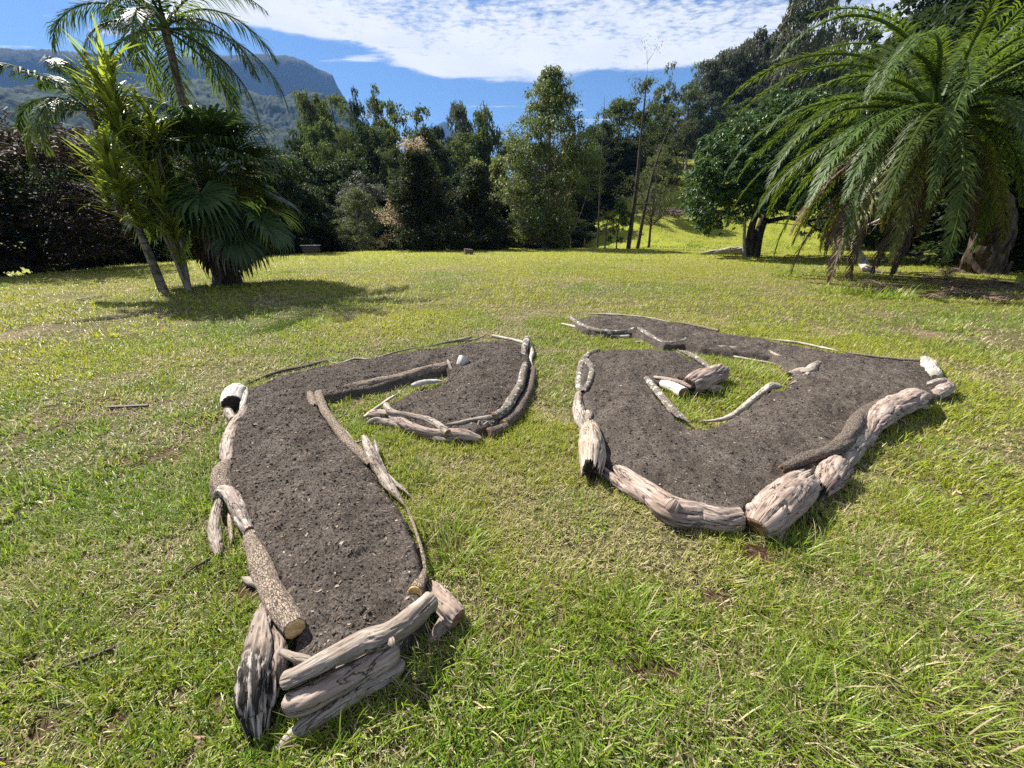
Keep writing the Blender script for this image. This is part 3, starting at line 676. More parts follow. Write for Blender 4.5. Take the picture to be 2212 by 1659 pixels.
log('twisted grey root end at the inner right corner of the spiral bed', 'C', [(1292,365,20),(1330,350,24),(1375,348,24),(1405,325,20),(1440,300,14),(1492,282,7)], 'wood_grey', [.0,.02,.04,.06,.06,.06], ('broken','taper'), crackd=.14,
    twigs=[([(1385,355,12),(1330,395,10),(1262,425,4)], [.06,.05,.04], ('round','taper'))])
log('bleached white curved stick along the inner front rim of the spiral bed', 'C', [(1238,430,14),(1180,425,18),(1120,465,15),(1060,515,15),(990,570,14),(930,600,14),(860,612,12),(785,612,7)], 'wood_pale', .05, ('round','taper'), lump=.15)
log('pale straight branch down the inner left side of the spiral bed', 'C', [(500,380,15),(550,440,18),(610,510,19),(670,575,21),(745,625,18)], 'bark_lichen', .04, ('round','taper'))
log('short white branch with a sawn end pointing at the grass inside the spiral bed', 'C', [(545,392,18),(600,415,24),(660,440,28),(705,462,30)], 'wood_white', .0, ('round','cut'), cut={1:'cut_brown'}, lump=.05)
log('thin brown bark plank lying above the short white branch', 'C', [(545,378,8),(620,392,13),(690,410,14),(740,430,9)], 'wood_pink', .07, ('cut','broken'))
log('thick furrowed stump log with a knob, inside the curl of the spiral bed', 'C', [(735,425,44),(790,400,54),(850,375,50),(905,350,44)], 'wood_pink', .01, ('cut','cut'), cut={0:'cut_dark'}, crackd=.12, lump=.06,
    twigs=[([(830,435,24),(880,440,20),(925,442,16)], [.01,.0,.0], ('round','round'))])
log('lichen-spotted stick along the end of the spiral bed\'s curl', 'C', [(665,232,8),(720,248,12),(775,275,13),(820,305,12),(852,335,8)], 'bark_lichen', .06, ('taper','broken'))

# ------------------------------------------------------------------ grass
def strip_blades(c, az, lean, L, wd, rnd, dry, hue, curl, segs, name_attrs=None):
    """blades as tapering ribbons; returns verts, quads, tris, attrs"""
    n = len(c)
    dirh = xyz(np.cos(az), np.sin(az), 0); side = xyz(-np.sin(az), np.cos(az), 0)
    P_ = [c]; a = lean.copy()
    for s in range(segs):
        st = L / segs
        P_.append(P_[-1] + dirh * (np.sin(a) * st)[:, None] + xyz(0, 0, np.cos(a) * st))
        a = a + curl / segs
    V = []
    for s in range(segs):
        w = wd * (1 - .55 * s / segs)
        V += [P_[s] - side * w[:, None], P_[s] + side * w[:, None]]
    V.append(P_[segs])
    k = len(V); V = np.stack(V, 1).reshape(-1, 3)
    b = (np.arange(n) * k)[:, None]
    q = np.concatenate([b + np.array([2 * s, 2 * s + 1, 2 * s + 3, 2 * s + 2]) for s in range(segs - 1)]) if segs > 1 else np.zeros((0, 4), int)
    t = b + np.array([2 * segs - 2, 2 * segs - 1, 2 * segs])
    return V, q, t, {'rnd': np.repeat(rnd, k), 'dry': np.repeat(dry, k), 'hue': np.repeat(hue, k)}
def dryness(x, y):
    """straw coloured and thin patches of the lawn"""
    a = fbm(xyz(x * .55, y * .8), 41, 4) ; b = fbm(xyz(x * 2.6, y * 2.6), 42, 3)
    front = sst(7, 1, np.hypot(x - .3, y - 1.2)) * .30 - .35 * np.exp(-(((x - 3.4) / 1.6) ** 2 + ((y - 2.3) / 1.5) ** 2)) \
        - .5 * np.exp(-(((x - 2.5) / .55) ** 2 + ((y - 3.6) / .5) ** 2))
    left = .2 * sst(-.3, -3, x) * sst(9, 3, y)
    return .50 * a + .42 * b + front + left
EARTH_SHADE_SPOTS = [(G(px, py)[0], G(px, py)[1], rr, w) for px, py, rr, w in [(1380,1445,.06,.95),(1440,1452,.05,.9),(1560,1290,.08,.9),(1640,1200,.10,.9),(1655,1190,.10,1),(100,1590,.08,.8),(240,1565,.06,.8),(330,1290,.12,.8),(540,1270,.10,1),
    (1720,1120,.14,1),(960,1165,.13,1),(1950,600,1.2,.7),(2060,606,1.6,.85),(2160,615,1.8,.85),(330,985,.25,.6),(200,880,.5,.5),(470,900,.3,.6),(1000,1000,.12,.5),(1100,1350,.10,.6)]]  # wide spots under the date palm: litter, darkened to stand for the crown's shadow
def bare(x, y):  # mask of bare earth, plus litter with painted shade under the date palm
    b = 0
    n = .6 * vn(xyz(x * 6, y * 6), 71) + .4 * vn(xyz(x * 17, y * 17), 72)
    for cx_, cy_, rr, w in EARTH_SHADE_SPOTS: b = np.maximum(b, w * sst(1.25, .5, np.hypot(x - cx_, y - cy_) / rr + .45 * n))
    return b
def lawn(name, r0, r1, n, per, Lm, wm, segs, seed, tall=0.0):
    r = np.random.default_rng(seed)
    nt = int(n * 1.0)
    rad = np.sqrt(r.uniform(r0 ** 2, r1 ** 2, nt)); az = r.uniform(R(-74), R(74), nt) if r1 < 5 else r.uniform(R(-60), R(60), nt)
    x = np.sin(az) * rad; y = np.cos(az) * rad
    keep = rad < redge(np.degrees(az)) + 1.5
    if r0 < 12:
        keep &= (sdf(BED_L, x, y) < -.03) & (sdf(BED_R, x, y) < -.03)
    d = dryness(x, y)
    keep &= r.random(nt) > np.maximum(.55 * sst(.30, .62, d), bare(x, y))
    x, y, d = x[keep], y[keep], d[keep]; nt = len(x)
    tuft = vn(xyz(x * 3.1, y * 3.1), 51) + .5 * vn(xyz(x * 9, y * 9), 52)
    k = r.poisson(per, nt); i = np.repeat(np.arange(nt), k); m_ = len(i)
    sc = np.exp(.30 * np.clip(tuft, -1.2, 1.6))[i]
    spread = r.normal(0, .011 * (1 + tall) * (1 + .12 * r0), (m_, 2))
    bx, by = x[i] + spread[:, 0], y[i] + spread[:, 1]
    L = Lm * sc * r.gamma(6, 1 / 6, m_) * (1 - .25 * sst(.1, .5, d[i]))
    wd = wm * r.uniform(.6, 1.3, m_) * (1 + .25 * (sc - 1))
    az_ = r.normal(0, 1.5, m_) + np.repeat(r.uniform(0, 6.28, nt), k)
    lean = np.clip(r.normal(.75, .38, m_), .02, 1.45)
    dr = (r.random(m_) < (.10 + .62 * sst(-.05, .55, d[i]))).astype(float) * r.uniform(.55, 1, m_)
    hue = np.clip(.5 + .9 * vn(xyz(bx * .45, by * .45), 61) + .35 * r.normal(0, 1, m_) + .03 * (np.hypot(bx, by) - 6), 0, 1) * .8
    c = xyz(bx, by, Hh(bx, by) - .004)
    V, q, t, A = strip_blades(c, az_, lean, L, wd, r.random(m_), dr, hue, r.normal(.5, .35, m_), segs)
    o = link(name, mesh(name, V, [t] + ([q] if len(q) else []), M['blade'], True, A)); tag(o, kind='stuff')
build_ground()
lawn('grass', .25, 3.2, 36000, 6, .038, .0024, 3, 71)
lawn('grass', 3.2, 8, 44000, 5, .045, .0040, 2, 72)
lawn('grass', 8, 20, 60000, 4, .062, .0062, 2, 73)
lawn('grass', 20, 42, 52000, 3, .085, .013, 1, 74)
# flat straw and clippings lying between the blades
def straw(r0, r1, n, Lm, wm, seed):
    r = np.random.default_rng(seed)
    rad = np.sqrt(r.uniform(r0 ** 2, r1 ** 2, n)); az = r.uniform(R(-74), R(74), n); x = np.sin(az) * rad; y = np.cos(az) * rad
    d = dryness(x, y)
    k = (r.random(n) < .25 + .75 * sst(-.05, .45, d)) & (sdf(BED_L, x, y) < 0) & (sdf(BED_R, x, y) < 0)
    x, y = x[k], y[k]; n = len(x)
    c = xyz(x, y, Hh(x, y) + r.uniform(.002, .016, n))
    V, q, t, A = strip_blades(c, r.uniform(0, 6.28, n), r.normal(1.5, .12, n), Lm * r.gamma(4, .25, n), wm * r.uniform(.5, 1.3, n), r.random(n),
                              r.uniform(.8, 1, n), np.zeros(n), r.normal(0, .4, n), 2)
    tag(link('straw', mesh('straw', V, [t, q], M['blade'], True, A)), kind='stuff')
straw(.3, 5, 42000, .036, .0013, 81)
straw(5, 14, 40000, .07, .003, 82)
def meadow(n, seed):
    r = np.random.default_rng(seed); x = r.uniform(4, 62, n); y = r.uniform(41, 108, n)
    tf = vn(xyz(x * .5, y * .5), 5); k = r.random(n) < .55 + .5 * tf; x, y, tf = x[k], y[k], tf[k]; i = np.repeat(np.arange(len(x)), 4); m_ = len(i)
    bx = x[i] + r.normal(0, .22, m_); by = y[i] + r.normal(0, .22, m_)
    V, q, t, A = strip_blades(xyz(bx, by, Hh(bx, by) - .01), r.uniform(0, 6.28, m_), np.clip(r.normal(.5, .3, m_), 0, 1.3), .16 * np.exp(.5 * tf[i]) * r.uniform(.6, 1.4, m_), np.full(m_, .035), r.random(m_),
                              (r.random(m_) < .1) * .8, np.clip(.3 + .5 * vn(xyz(bx * .12, by * .12), 9), 0, 1), np.full(m_, .5), 1)
    tag(link('meadow_grass', mesh('meadow_grass', V, [t], M['blade'], True, A)), kind='stuff')
meadow(42000, 95)
# tall clumps: x, y, radius, height, count, dryness
def clump(px, py, rad, h, n, dr=.0, hu=.15, seed=0):
    r = np.random.default_rng(900 + seed); c0 = G(px, py, 0)
    a = r.uniform(0, 6.28, n); rr = rad * np.sqrt(r.random(n)); x = c0[0] + rr * np.cos(a); y = c0[1] + rr * np.sin(a)
    k = (sdf(BED_L, x, y) < .0) & (sdf(BED_R, x, y) < .0); x, y, a = x[k], y[k], a[k]; n = len(x)
    dep = max(1.2, c0[1])
    return strip_blades(xyz(x, y, Hh(x, y) - .004), a + r.normal(0, .9, n), np.clip(r.normal(.6, .34, n), .03, 1.35), .8 * h * r.gamma(7, 1 / 7, n),
                        (.0011 + .0008 * dep) * r.uniform(.7, 1.4, n), r.random(n), (r.random(n) < dr) * .9, np.full(n, hu), r.normal(.7, .4, n), 4)
CL = []
for i, a in enumerate([(1350,1340,.16,.11,260), (1170,1480,.16,.08,180), (950,1120,.12,.10,160), (900,1020,.14,.10,150), (990,1180,.12,.12,170), (860,950,.12,.10,120), (970,1230,.10,.11,120),
        (790,920,.12,.07,150), (730,870,.12,.08,140), (850,868,.2,.06,200), (1500,830,.25,.09,330), (1600,800,.3,.09,330), (1540,860,.25,.08,300), (1470,880,.2,.08,260), (1650,760,.25,.07,240),
        (1490,905,.05,.11,50), (470,1200,.16,.11,200), (450,1090,.14,.09,160), (440,980,.15,.08,160), (430,900,.2,.07,200), (760,1560,.16,.08,260), (900,1480,.16,.08,260), (700,1600,.13,.09,220),
        (960,1400,.13,.09,220), (1000,1520,.18,.08,260), (1880,1200,.3,.10,420), (1800,1250,.25,.10,380), (1950,1100,.3,.10,420), (2050,1000,.35,.09,430), (2000,1300,.3,.11,420), (1750,1350,.2,.10,320),
        (1700,1180,.14,.11,230), (2100,1380,.3,.12,420), (1900,1450,.25,.13,420), (1700,1500,.2,.12,360), (1800,1580,.2,.13,360), (2050,1550,.2,.13,330), (1560,1560,.15,.11,260), (2150,1180,.35,.11,420),
        (1450,1480,.15,.09,200), (1300,1560,.14,.09,190), (60,1460,.22,.12,330), (20,1380,.2,.11,260), (230,1490,.12,.10,200), (120,1290,.2,.09,240), (200,1000,.3,.08,300), (90,1060,.3,.08,300),
        (330,1130,.2,.09,240), (60,900,.4,.08,360), (260,850,.4,.08,360), (380,1260,.15,.08,180), (480,1330,.10,.08,130), (1640,700,.5,.08,300), (1900,640,.6,.25,500), (1800,630,.6,.2,420), (1700,600,.5,.14,260),
        (2000,700,.5,.12,380), (2100,760,.5,.10,360), (1210,860,.2,.07,200), (1200,960,.12,.08,140), (1230,1110,.2,.08,200), (640,700,.6,.07,260), (780,655,.8,.08,300), (250,760,.6,.09,330), (1390,1350,.1,.08,120)]):
    CL.append(clump(*a, dr=.12, hu=.1 + .3 * rng.random(), seed=i))
def merge(name, parts, mat):
    V, Q, T, A, n = [], [], [], {}, 0
    for v_, q, t, at in parts:
        V.append(v_); Q.append(q + n); T.append(t + n); n += len(v_)
        for k, a in at.items(): A.setdefault(k, []).append(a)
    return link(name, mesh(name, np.concatenate(V), [np.concatenate(T), np.concatenate(Q)], mat, True, {k: np.concatenate(a) for k, a in A.items()}))
tag(merge('tall_grass', CL, M['blade']), kind='stuff')

# ------------------------------------------------------------------ hills behind
def hill_mat(name, a, b, sc):
    m, t, o = newmat(name)
    gp = t.add('ShaderNodeNewGeometry').outputs['Position']
    n = t.noise(gp, sc, 5, .7); n2 = t.noise(gp, sc * .12, 4, .6)
    col = t.mix(t.rng(n, .35, .65), a, b); col = t.mix(t.rng(n2, .4, .7), col, tuple(c * 1.25 for c in b))
    p = principled(t, col, .95, .05, n, 1.0, .25 / sc); t.l.new(p.outputs[0], o.inputs[0]); return m
M['hill'] = hill_mat('forested_mountain', (.006, .012, .008), (.012, .022, .012), .06)
M['hill2'] = hill_mat('forested_slope', (.006, .012, .006), (.024, .038, .018), .16)
def ridge(name, pts, d0, d1, mat, rough, seed, na=620, nt=110, cliff=1.0, back=.25):
    """a mountain range as a height field: foot at d0, crest at d1, far slope behind it"""
    az = []; el = []
    for px, py in pts:
        d = ray(px, py); az.append(math.atan2(d[0], d[1])); el.append(d[2] / math.hypot(d[0], d[1]))
    A = np.linspace(az[0], az[-1], na); E = np.interp(A, az, el)
    t = np.concatenate([np.linspace(0, 1, nt), np.linspace(1, 1 + back, 18)[1:]])
    AA, TT = np.meshgrid(A, t); cz = np.interp(A, az, el)[None] * d1 + CAMH
    Dd = d0 + (d1 - d0) * TT
    prof = np.where(TT <= 1, cliff * (.75 * TT ** 1.15 + .25 * sst(.80, .97, TT)) + (1 - cliff) * TT, 1 - ((TT - 1) / back) ** 1.3 * .8)
    X, Y = np.sin(AA) * Dd, np.cos(AA) * Dd
    s = d1 / 2600
    g = fbm(xyz(X / (260 * s), Y / (260 * s)), seed, 4) * 55 * s * np.clip(TT * (1 - TT) * 4, 0, 1) * (TT < 1)
    gul = -np.abs(vn(xyz(AA * 26, TT * 1.5), seed + 3)) * 60 * s * np.clip(TT * (1 - TT) * 4, 0, 1) * (TT < 1)
    tree = rough * (np.abs(vn(xyz(X / 9, Y / 9), seed + 5)) + .6 * vn(xyz(X / 22, Y / 22), seed + 6)) 
    Z = -14 + (cz + 14) * prof + g + gul + tree
    idx = np.arange(len(t) * na).reshape(len(t), na)
    q = np.stack([idx[:-1, :-1], idx[:-1, 1:], idx[1:, 1:], idx[1:, :-1]], -1).reshape(-1, 4)
    o = link(name, mesh(name, xyz(X, Y, Z).reshape(-1, 3), [q], mat, True)); tag(o, kind='structure'); return o
ridge('mountain', [(-500,150),(-200,110),(0,105),(100,109),(200,116),(300,126),(400,124),(470,120),(560,117),(620,121),(655,130),(685,148),(718,163),(730,190),(770,250),(830,320),(900,400)], 1300, 2600, M['hill'], 5, 301, cliff=1.0)
ridge('mountain', [(880,330),(925,285),(945,270),(960,262),(975,276),(1010,300),(1060,350)], 2500, 3600, M['hill'], 6, 311, 90, 40)
ridge('hills', [(-500,240),(-100,200),(0,190),(110,192),(230,186),(330,178),(430,172),(500,185),(560,206),(610,214),(660,198),(700,205),(760,250),(860,330),(950,390),(1050,430)], 420, 1250, M['hill2'], 7, 321, 560, 150, cliff=.2)

# dirt track glimpsed below the palms
def dirt_track():
    m, t, o = newmat('pale_dirt'); gp = t.add('ShaderNodeNewGeometry').outputs['Position']
    p = principled(t, t.mix(t.noise(gp, .8, 5, .6), (.30, .22, .17), (.52, .44, .38)), .95, .1); t.l.new(p.outputs[0], o.inputs[0])
    C = np.array([(-75, 52), (-62, 55), (-50, 57), (-40, 60), (-30, 66), (-22, 76), (-16, 90)], float)
    K = catmull(np.c_[C, np.zeros(len(C))], 60)[:, :2]
    T = np.gradient(K, axis=0); T /= np.linalg.norm(T, axis=1)[:, None]; Nn = np.c_[-T[:, 1], T[:, 0]]
    rows = []
    for f in np.linspace(-1, 1, 7):
        w = 3.6 + .5 * vn(xyz(K[:, 0] * .3, f * 3, 0), 7); q = K + Nn * (f * w)[:, None]; rows.append(xyz(q[:, 0], q[:, 1], Hh(q[:, 0], q[:, 1]) + .03))
    V = np.stack(rows, 0); nr, nc = V.shape[:2]; idx = np.arange(nr * nc).reshape(nr, nc)
    q = np.stack([idx[:-1, :-1], idx[:-1, 1:], idx[1:, 1:], idx[1:, :-1]], -1).reshape(-1, 4)
    tag(link('dirt_road', mesh('dirt_road', V.reshape(-1, 3), [q], m)), kind='structure')
dirt_track()

# ------------------------------------------------------------------ foliage materials
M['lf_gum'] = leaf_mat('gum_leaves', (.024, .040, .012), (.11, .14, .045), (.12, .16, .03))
M['lf_hero'] = leaf_mat('hero_gum_leaves', (.035, .055, .014), (.15, .18, .055), (.16, .20, .04), rough=.5, spec=.25)
M['lf_grey'] = leaf_mat('grey_gum_leaves', (.045, .058, .036), (.14, .16, .105), (.10, .11, .06), rough=.5)
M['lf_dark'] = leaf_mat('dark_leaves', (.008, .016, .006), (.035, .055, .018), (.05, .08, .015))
M['lf_cherry'] = leaf_mat('dark_leaves_pale_tips', (.010, .018, .007), (.040, .055, .016), (.05, .07, .015), patch=(.62, .46, .27))
M['lf_lime'] = leaf_mat('dark_leaves_lime_tips', (.010, .018, .007), (.040, .055, .016), (.05, .07, .015), patch=(.28, .30, .07))
M['lf_olive'] = leaf_mat('olive_leaves', (.05, .07, .022), (.15, .17, .065), (.14, .17, .05), rough=.5)
M['lf_silver'] = leaf_mat('silver_leaves', (.07, .085, .06), (.20, .22, .17), (.12, .13, .08), rough=.5)
M['lf_mango'] = leaf_mat('glossy_mango_leaves', (.014, .038, .008), (.06, .105, .028), (.10, .17, .025), rough=.42, spec=.4, tw=.25)
M['lf_rust'] = leaf_mat('rusty_needles', (.012, .009, .006), (.06, .040, .025), (.04, .026, .013), rough=.7, spec=.2)
M['lf_frond'] = leaf_mat('green_palm_frond', (.022, .048, .008), (.075, .115, .020), (.22, .32, .03), rough=.5, spec=.25, tw=.32)
M['lf_yfrond'] = leaf_mat('yellowing_palm_frond', (.06, .07, .015), (.18, .17, .045), (.30, .28, .05), rough=.45, spec=.35, tw=.35)
M['lf_dead'] = leaf_mat('dead_palm_frond', (.05, .034, .022), (.20, .145, .10), (.13, .085, .045), rough=.7, spec=.15, tw=.2)
M['lf_fan'] = leaf_mat('fan_palm_leaf', (.015, .035, .010), (.055, .085, .025), (.10, .17, .03), rough=.5, spec=.25, tw=.25)
M['lf_cane'] = leaf_mat('strap_leaves', (.045, .085, .012), (.19, .23, .035), (.38, .46, .05), rough=.4, spec=.4, tw=.5)
M['tk_dark'] = trunk_mat('dark_trunk_bark', (.020, .015, .011), (.085, .065, .05))
M['tk_grey'] = trunk_mat('grey_trunk_bark', (.09, .075, .06), (.28, .24, .20))
M['tk_pale'] = trunk_mat('pale_trunk_bark', (.18, .15, .12), (.46, .41, .35))
M['tk_palm'] = trunk_mat('ringed_palm_trunk', (.06, .048, .035), (.26, .22, .17), rings=34)
M['tk_fibre'] = trunk_mat('fibrous_palm_trunk', (.018, .013, .009), (.10, .072, .05))
M['stalk'] = trunk_mat('frond_stalk', (.12, .11, .03), (.24, .20, .06))

# ------------------------------------------------------------------ tree builder
def unit(v): return v / (np.linalg.norm(v, axis=-1, keepdims=True) + 1e-9)
def leaves(g, pos, dir_, L, Wd, r, rv, tip=0.0, fold=.35):
    n = len(pos)
    d = unit(dir_); s = unit(np.cross(d, unit(r.normal(size=(n, 3)) * .55 + np.array([0, 0, 1.0])))); nn = np.cross(s, d)
    L = (L * r.uniform(.6, 1.3, n))[:, None]; w = (Wd * r.uniform(.6, 1.3, n))[:, None]
    mid_ = pos + d * L * .45
    V = np.stack([pos, mid_ + s * w - nn * w * fold, pos + d * L - np.array([0, 0, .12]) * L, mid_ - s * w - nn * w * fold], 1)
    b = (np.arange(n) * 4)[:, None]
    g.add(V.reshape(-1, 3), np.concatenate([b + np.array([0, 1, 2]), b + np.array([0, 2, 3])]),
          rnd=np.repeat(rv, 4), tip=np.repeat(np.broadcast_to(tip, (n,)), 4))
PROF = {'oval': [(0, .5), (.2, .85), (.5, 1), (.75, .92), (.9, .7), (1, .35)],
        'dome': [(0, .55), (.15, .85), (.4, 1), (.7, .82), (.9, .45), (1, .12)],
        'cone': [(0, .75), (.12, 1), (.4, .78), (.7, .48), (.9, .2), (1, .04)],
        'tall': [(0, .6), (.2, .95), (.45, 1), (.65, .85), (.82, .55), (.94, .25), (1, .05)],
        'umbrella': [(0, .2), (.3, .45), (.6, .8), (.8, 1), (.93, .8), (1, .35)],
        'column': [(0, .7), (.3, 1), (.7, .8), (.9, .5), (1, .1)]}
def grow(h, rad, prof, K, pr, per, leaf, droop, clear, tr, seed, limb=.6, sub=14, tipz=None, flat=.75, inner=.45, wob=.03, stems=1):
    """returns (trunk geometry, crown geometry) for a tree standing at the origin"""
    r = np.random.default_rng(seed)
    pf = np.array(PROF[prof]); gt, gc = Geo(), Geo()
    t = r.uniform(0, 1, K * 3); w = np.interp(t, pf[:, 0], pf[:, 1]); t = r.choice(t, K, p=w / w.sum(), replace=False)
    t = np.sort(t); t[-1] = .96
    a = r.uniform(0, 6.283, K); rr = np.interp(t, pf[:, 0], pf[:, 1]) * rad * (inner + (1 - inner) * r.random(K) ** .6)
    rr = np.maximum(rr - pr * rad * .6, 0); rr *= 1 + .12 * r.normal(size=K)
    zc_ = h * (clear + (1 - clear) * t) - pr * rad * .5
    C = xyz(rr * np.cos(a), rr * np.sin(a), zc_)
    # stems
    for st_ in range(stems):
        o_ = r.normal(0, .02 * h, 2) * (stems > 1); ang = r.uniform(0, 6.28); sp_ = .22 * rad * (stems > 1)
        zz = np.linspace(0, h * .93, 14); T = xyz(o_[0] + sp_ * np.cos(ang) * zz / h * 2 + wob * h * vn(xyz(zz * .45, 0, seed), 5) * zz / h,
                                                o_[1] + sp_ * np.sin(ang) * zz / h * 2 + wob * h * vn(xyz(0, zz * .45, seed), 6) * zz / h, zz - .15)
        rads = tr * (1 - zz / h) ** .8 * (1 + .7 * np.exp(-zz / (tr * 3))) + tr * .06
        V, q = tube(T, rads / (stems ** .4), 9); gt.add(V, None, q)
    def at(z): return np.array([np.interp(z, T[:, 2], T[:, 0]), np.interp(z, T[:, 2], T[:, 1]), z])
    for k in range(K):
        if r.random() < limb:
            z0 = max(h * clear * .75, C[k, 2] - (np.hypot(*C[k, :2]) * r.uniform(.5, 1.1)) - .05 * h); z0 = min(z0, h * .88)
            s0 = at(z0); m1 = s0 * .5 + C[k] * .5 + np.array([0, 0, -.04 * h]) + r.normal(0, .02 * h, 3)
            r0 = tr * max(.12, 1 - z0 / h) * .42
            Q = catmull(np.array([s0, m1, C[k]]), 7); V, q = tube(Q, np.linspace(r0, r0 * .18, 7), 5); gt.add(V, None, q)
            for _ in range(3):
                e = C[k] + unit(r.normal(size=3)) * pr * rad * .9; V, q = tube(np.array([C[k] * .7 + m1 * .3, (C[k] + e) / 2 + r.normal(0, .01 * h, 3), e]), np.array([r0 * .25, r0 * .14, r0 * .05]), 4); gt.add(V, None, q)
    # leaves: puffs > twigs > leaves
    for k in range(K):
        pk = pr * rad * r.uniform(.65, 1.25); ns = max(3, int(per / sub))
        u_ = unit(r.normal(size=(ns, 3))); u_[:, 2] = np.where(r.random(ns) < .7, np.abs(u_[:, 2]), u_[:, 2])
        tw = C[k] + u_ * (pk * r.uniform(.35, 1.0, ns) ** .6)[:, None] * np.array([1, 1, flat])
        i = np.repeat(np.arange(ns), sub); n = len(i)
        pos = tw[i] + r.normal(0, pk * .13, (n, 3)) * np.array([1, 1, .8])
        d = unit(u_[i] * .6 + r.normal(size=(n, 3)) * .7 + np.array([0, 0, -droop]))
        rv = np.clip(r.random(n) * .55 + .45 * r.random(ns)[i], 0, 1)
        tp = 0.0
        if tipz: tp = np.clip(tipz(tw[i], pos) , 0, 1)
        leaves(gc, pos, d, leaf[0], leaf[1], r, rv, tp)
    return gt, gc
def plant_tree(name, label, loc, gt, gc, lm, tm, cat='tree', group=None, rz=0.0):
    o = empty(name, loc, label, cat, group, rz)
    gt.obj('trunk', M[tm], o); gc.obj('crown', M[lm], o, smooth=False); return o
def stand(px, Y, z=None):
    """ground point at distance Y under picture column px (column read at the ground)"""
    z0 = -.5
    for _ in range(4):
        fw = Y * cp - (z0 - CAMH) * sp; X = (px - CX) / FP * fw; z0 = hz(X, Y)
    return np.array([X, Y, z0])
def stand_top(px, py, Y):
    """tree whose tip is seen at (px, py): ground point and height"""
    t_ = D(px, py, Y); z0 = hz(t_[0], Y); return np.array([t_[0], Y, z0]), t_[2] - z0
def mperpx(p): return depth(p) / FP

# ---- single trees that can be told apart
def T1():
    b = stand(1178, 37); top = D(1190, 132, 37)[2] - b[2]; rad = 118 * mperpx(b + np.array([0, 0, top * .5]))
    gt, gc = grow(top, rad, 'tall', 125, .25, 400, (.21, .050), .9, .07, .26, 401, .75, 10, inner=.3, wob=.02)
    plant_tree('gum_tree', 'tallest freestanding gum tree with an open leafy crown, in the middle of the tree line', b, gt, gc, 'lf_hero', 'tk_grey')
T1()
def T2(px, pyt, half, Y, lm, label, seed, side, name='cherry_tree'):
    b = stand(px, Y); top = D(px - 20, pyt, Y)[2] - b[2]; rad = half * mperpx(b + np.array([0, 0, top * .4]))
    def tz(tw, pos):
        return 1.0 * side(tw / np.array([rad, rad, top])) + .35 * vn(tw * 1.1, seed)
    gt, gc = grow(top, rad, 'cone', 85, .30, 360, (.20, .06), .3, .05, .2, seed, .4, 12, tipz=tz, inner=.35)
    plant_tree(name, label, b, gt, gc, lm, 'tk_dark')
T2(912, 296, 104, 35, 'lf_cherry', 'dark dense conical tree with pale pinkish new growth down one flank and on top', 411, lambda q: np.maximum(-q[:, 0] * 1.4 - .1, 0) + np.maximum(q[:, 2] - .72, 0) * 4)
T2(1032, 338, 84, 35.5, 'lf_lime', 'dark dense bushy tree with yellow-green tips, between the pink-tipped tree and tallest gum', 412, lambda q: np.maximum(q[:, 2] - .70, 0) * 4)
T2(1078, 332, 45, 41, 'lf_lime', 'lime-topped tree peeping out behind the dark bushy tree', 413, lambda q: np.maximum(q[:, 2] - .6, 0) * 4)
def simple(name, label, px, pyt, half, Y, prof, lm, tm, K, pr, per, leaf, droop, clear, tr, seed, topdx=0, cat='tree', **kw):
    b = stand(px, Y); top = D(px + topdx, pyt, Y)[2] - b[2]; rad = half * mperpx(b + np.array([0, 0, top * .5]))
    gt, gc = grow(top, rad, prof, K, pr, per, leaf, droop, clear, tr, seed, **kw)
    return plant_tree(name, label, b, gt, gc, lm, tm, cat)
simple('shrub', 'fine-leaved olive green shrubby tree with several thin stems, beside the pink-tipped tree', 790, 402, 62, 36, 'dome', 'lf_olive', 'tk_grey', 60, .26, 330, (.13, .028), .1, .06, .09, 421, stems=5, limb=.5)
simple('shrub', 'silvery grey shrubby tree rising behind the olive green one', 800, 368, 66, 43, 'dome', 'lf_silver', 'tk_grey', 60, .26, 300, (.2, .05), .3, .15, .14, 422, limb=.5)
simple('sapling', 'small leafy sapling between the bare little tree and the two dark thin trunks', 1331, 425, 30, 36, 'column', 'lf_gum', 'tk_dark', 22, .34, 120, (.2, .05), .5, .18, .05, 423)
simple('sapling', 'small nearly bare tree with spreading twigs and few leaves', 1306, 440, 32, 36.5, 'umbrella', 'lf_olive', 'tk_grey', 18, .3, 26, (.12, .03), .2, .3, .07, 424, limb=1.0, sub=4, wob=.06)
simple('tree', 'feathery olive tree behind the two dark thin trunks', 1400, 305, 50, 41, 'dome', 'lf_olive', 'tk_dark', 46, .27, 220, (.15, .025), .6, .32, .12, 425, limb=.9)
simple('tree', 'small tree with yellowish crown alone on the sloping meadow', 1423, 312, 44, 62, 'dome', 'lf_olive', 'tk_dark', 40, .28, 260, (.32, .07), .3, .36, .16, 426, limb=.8)
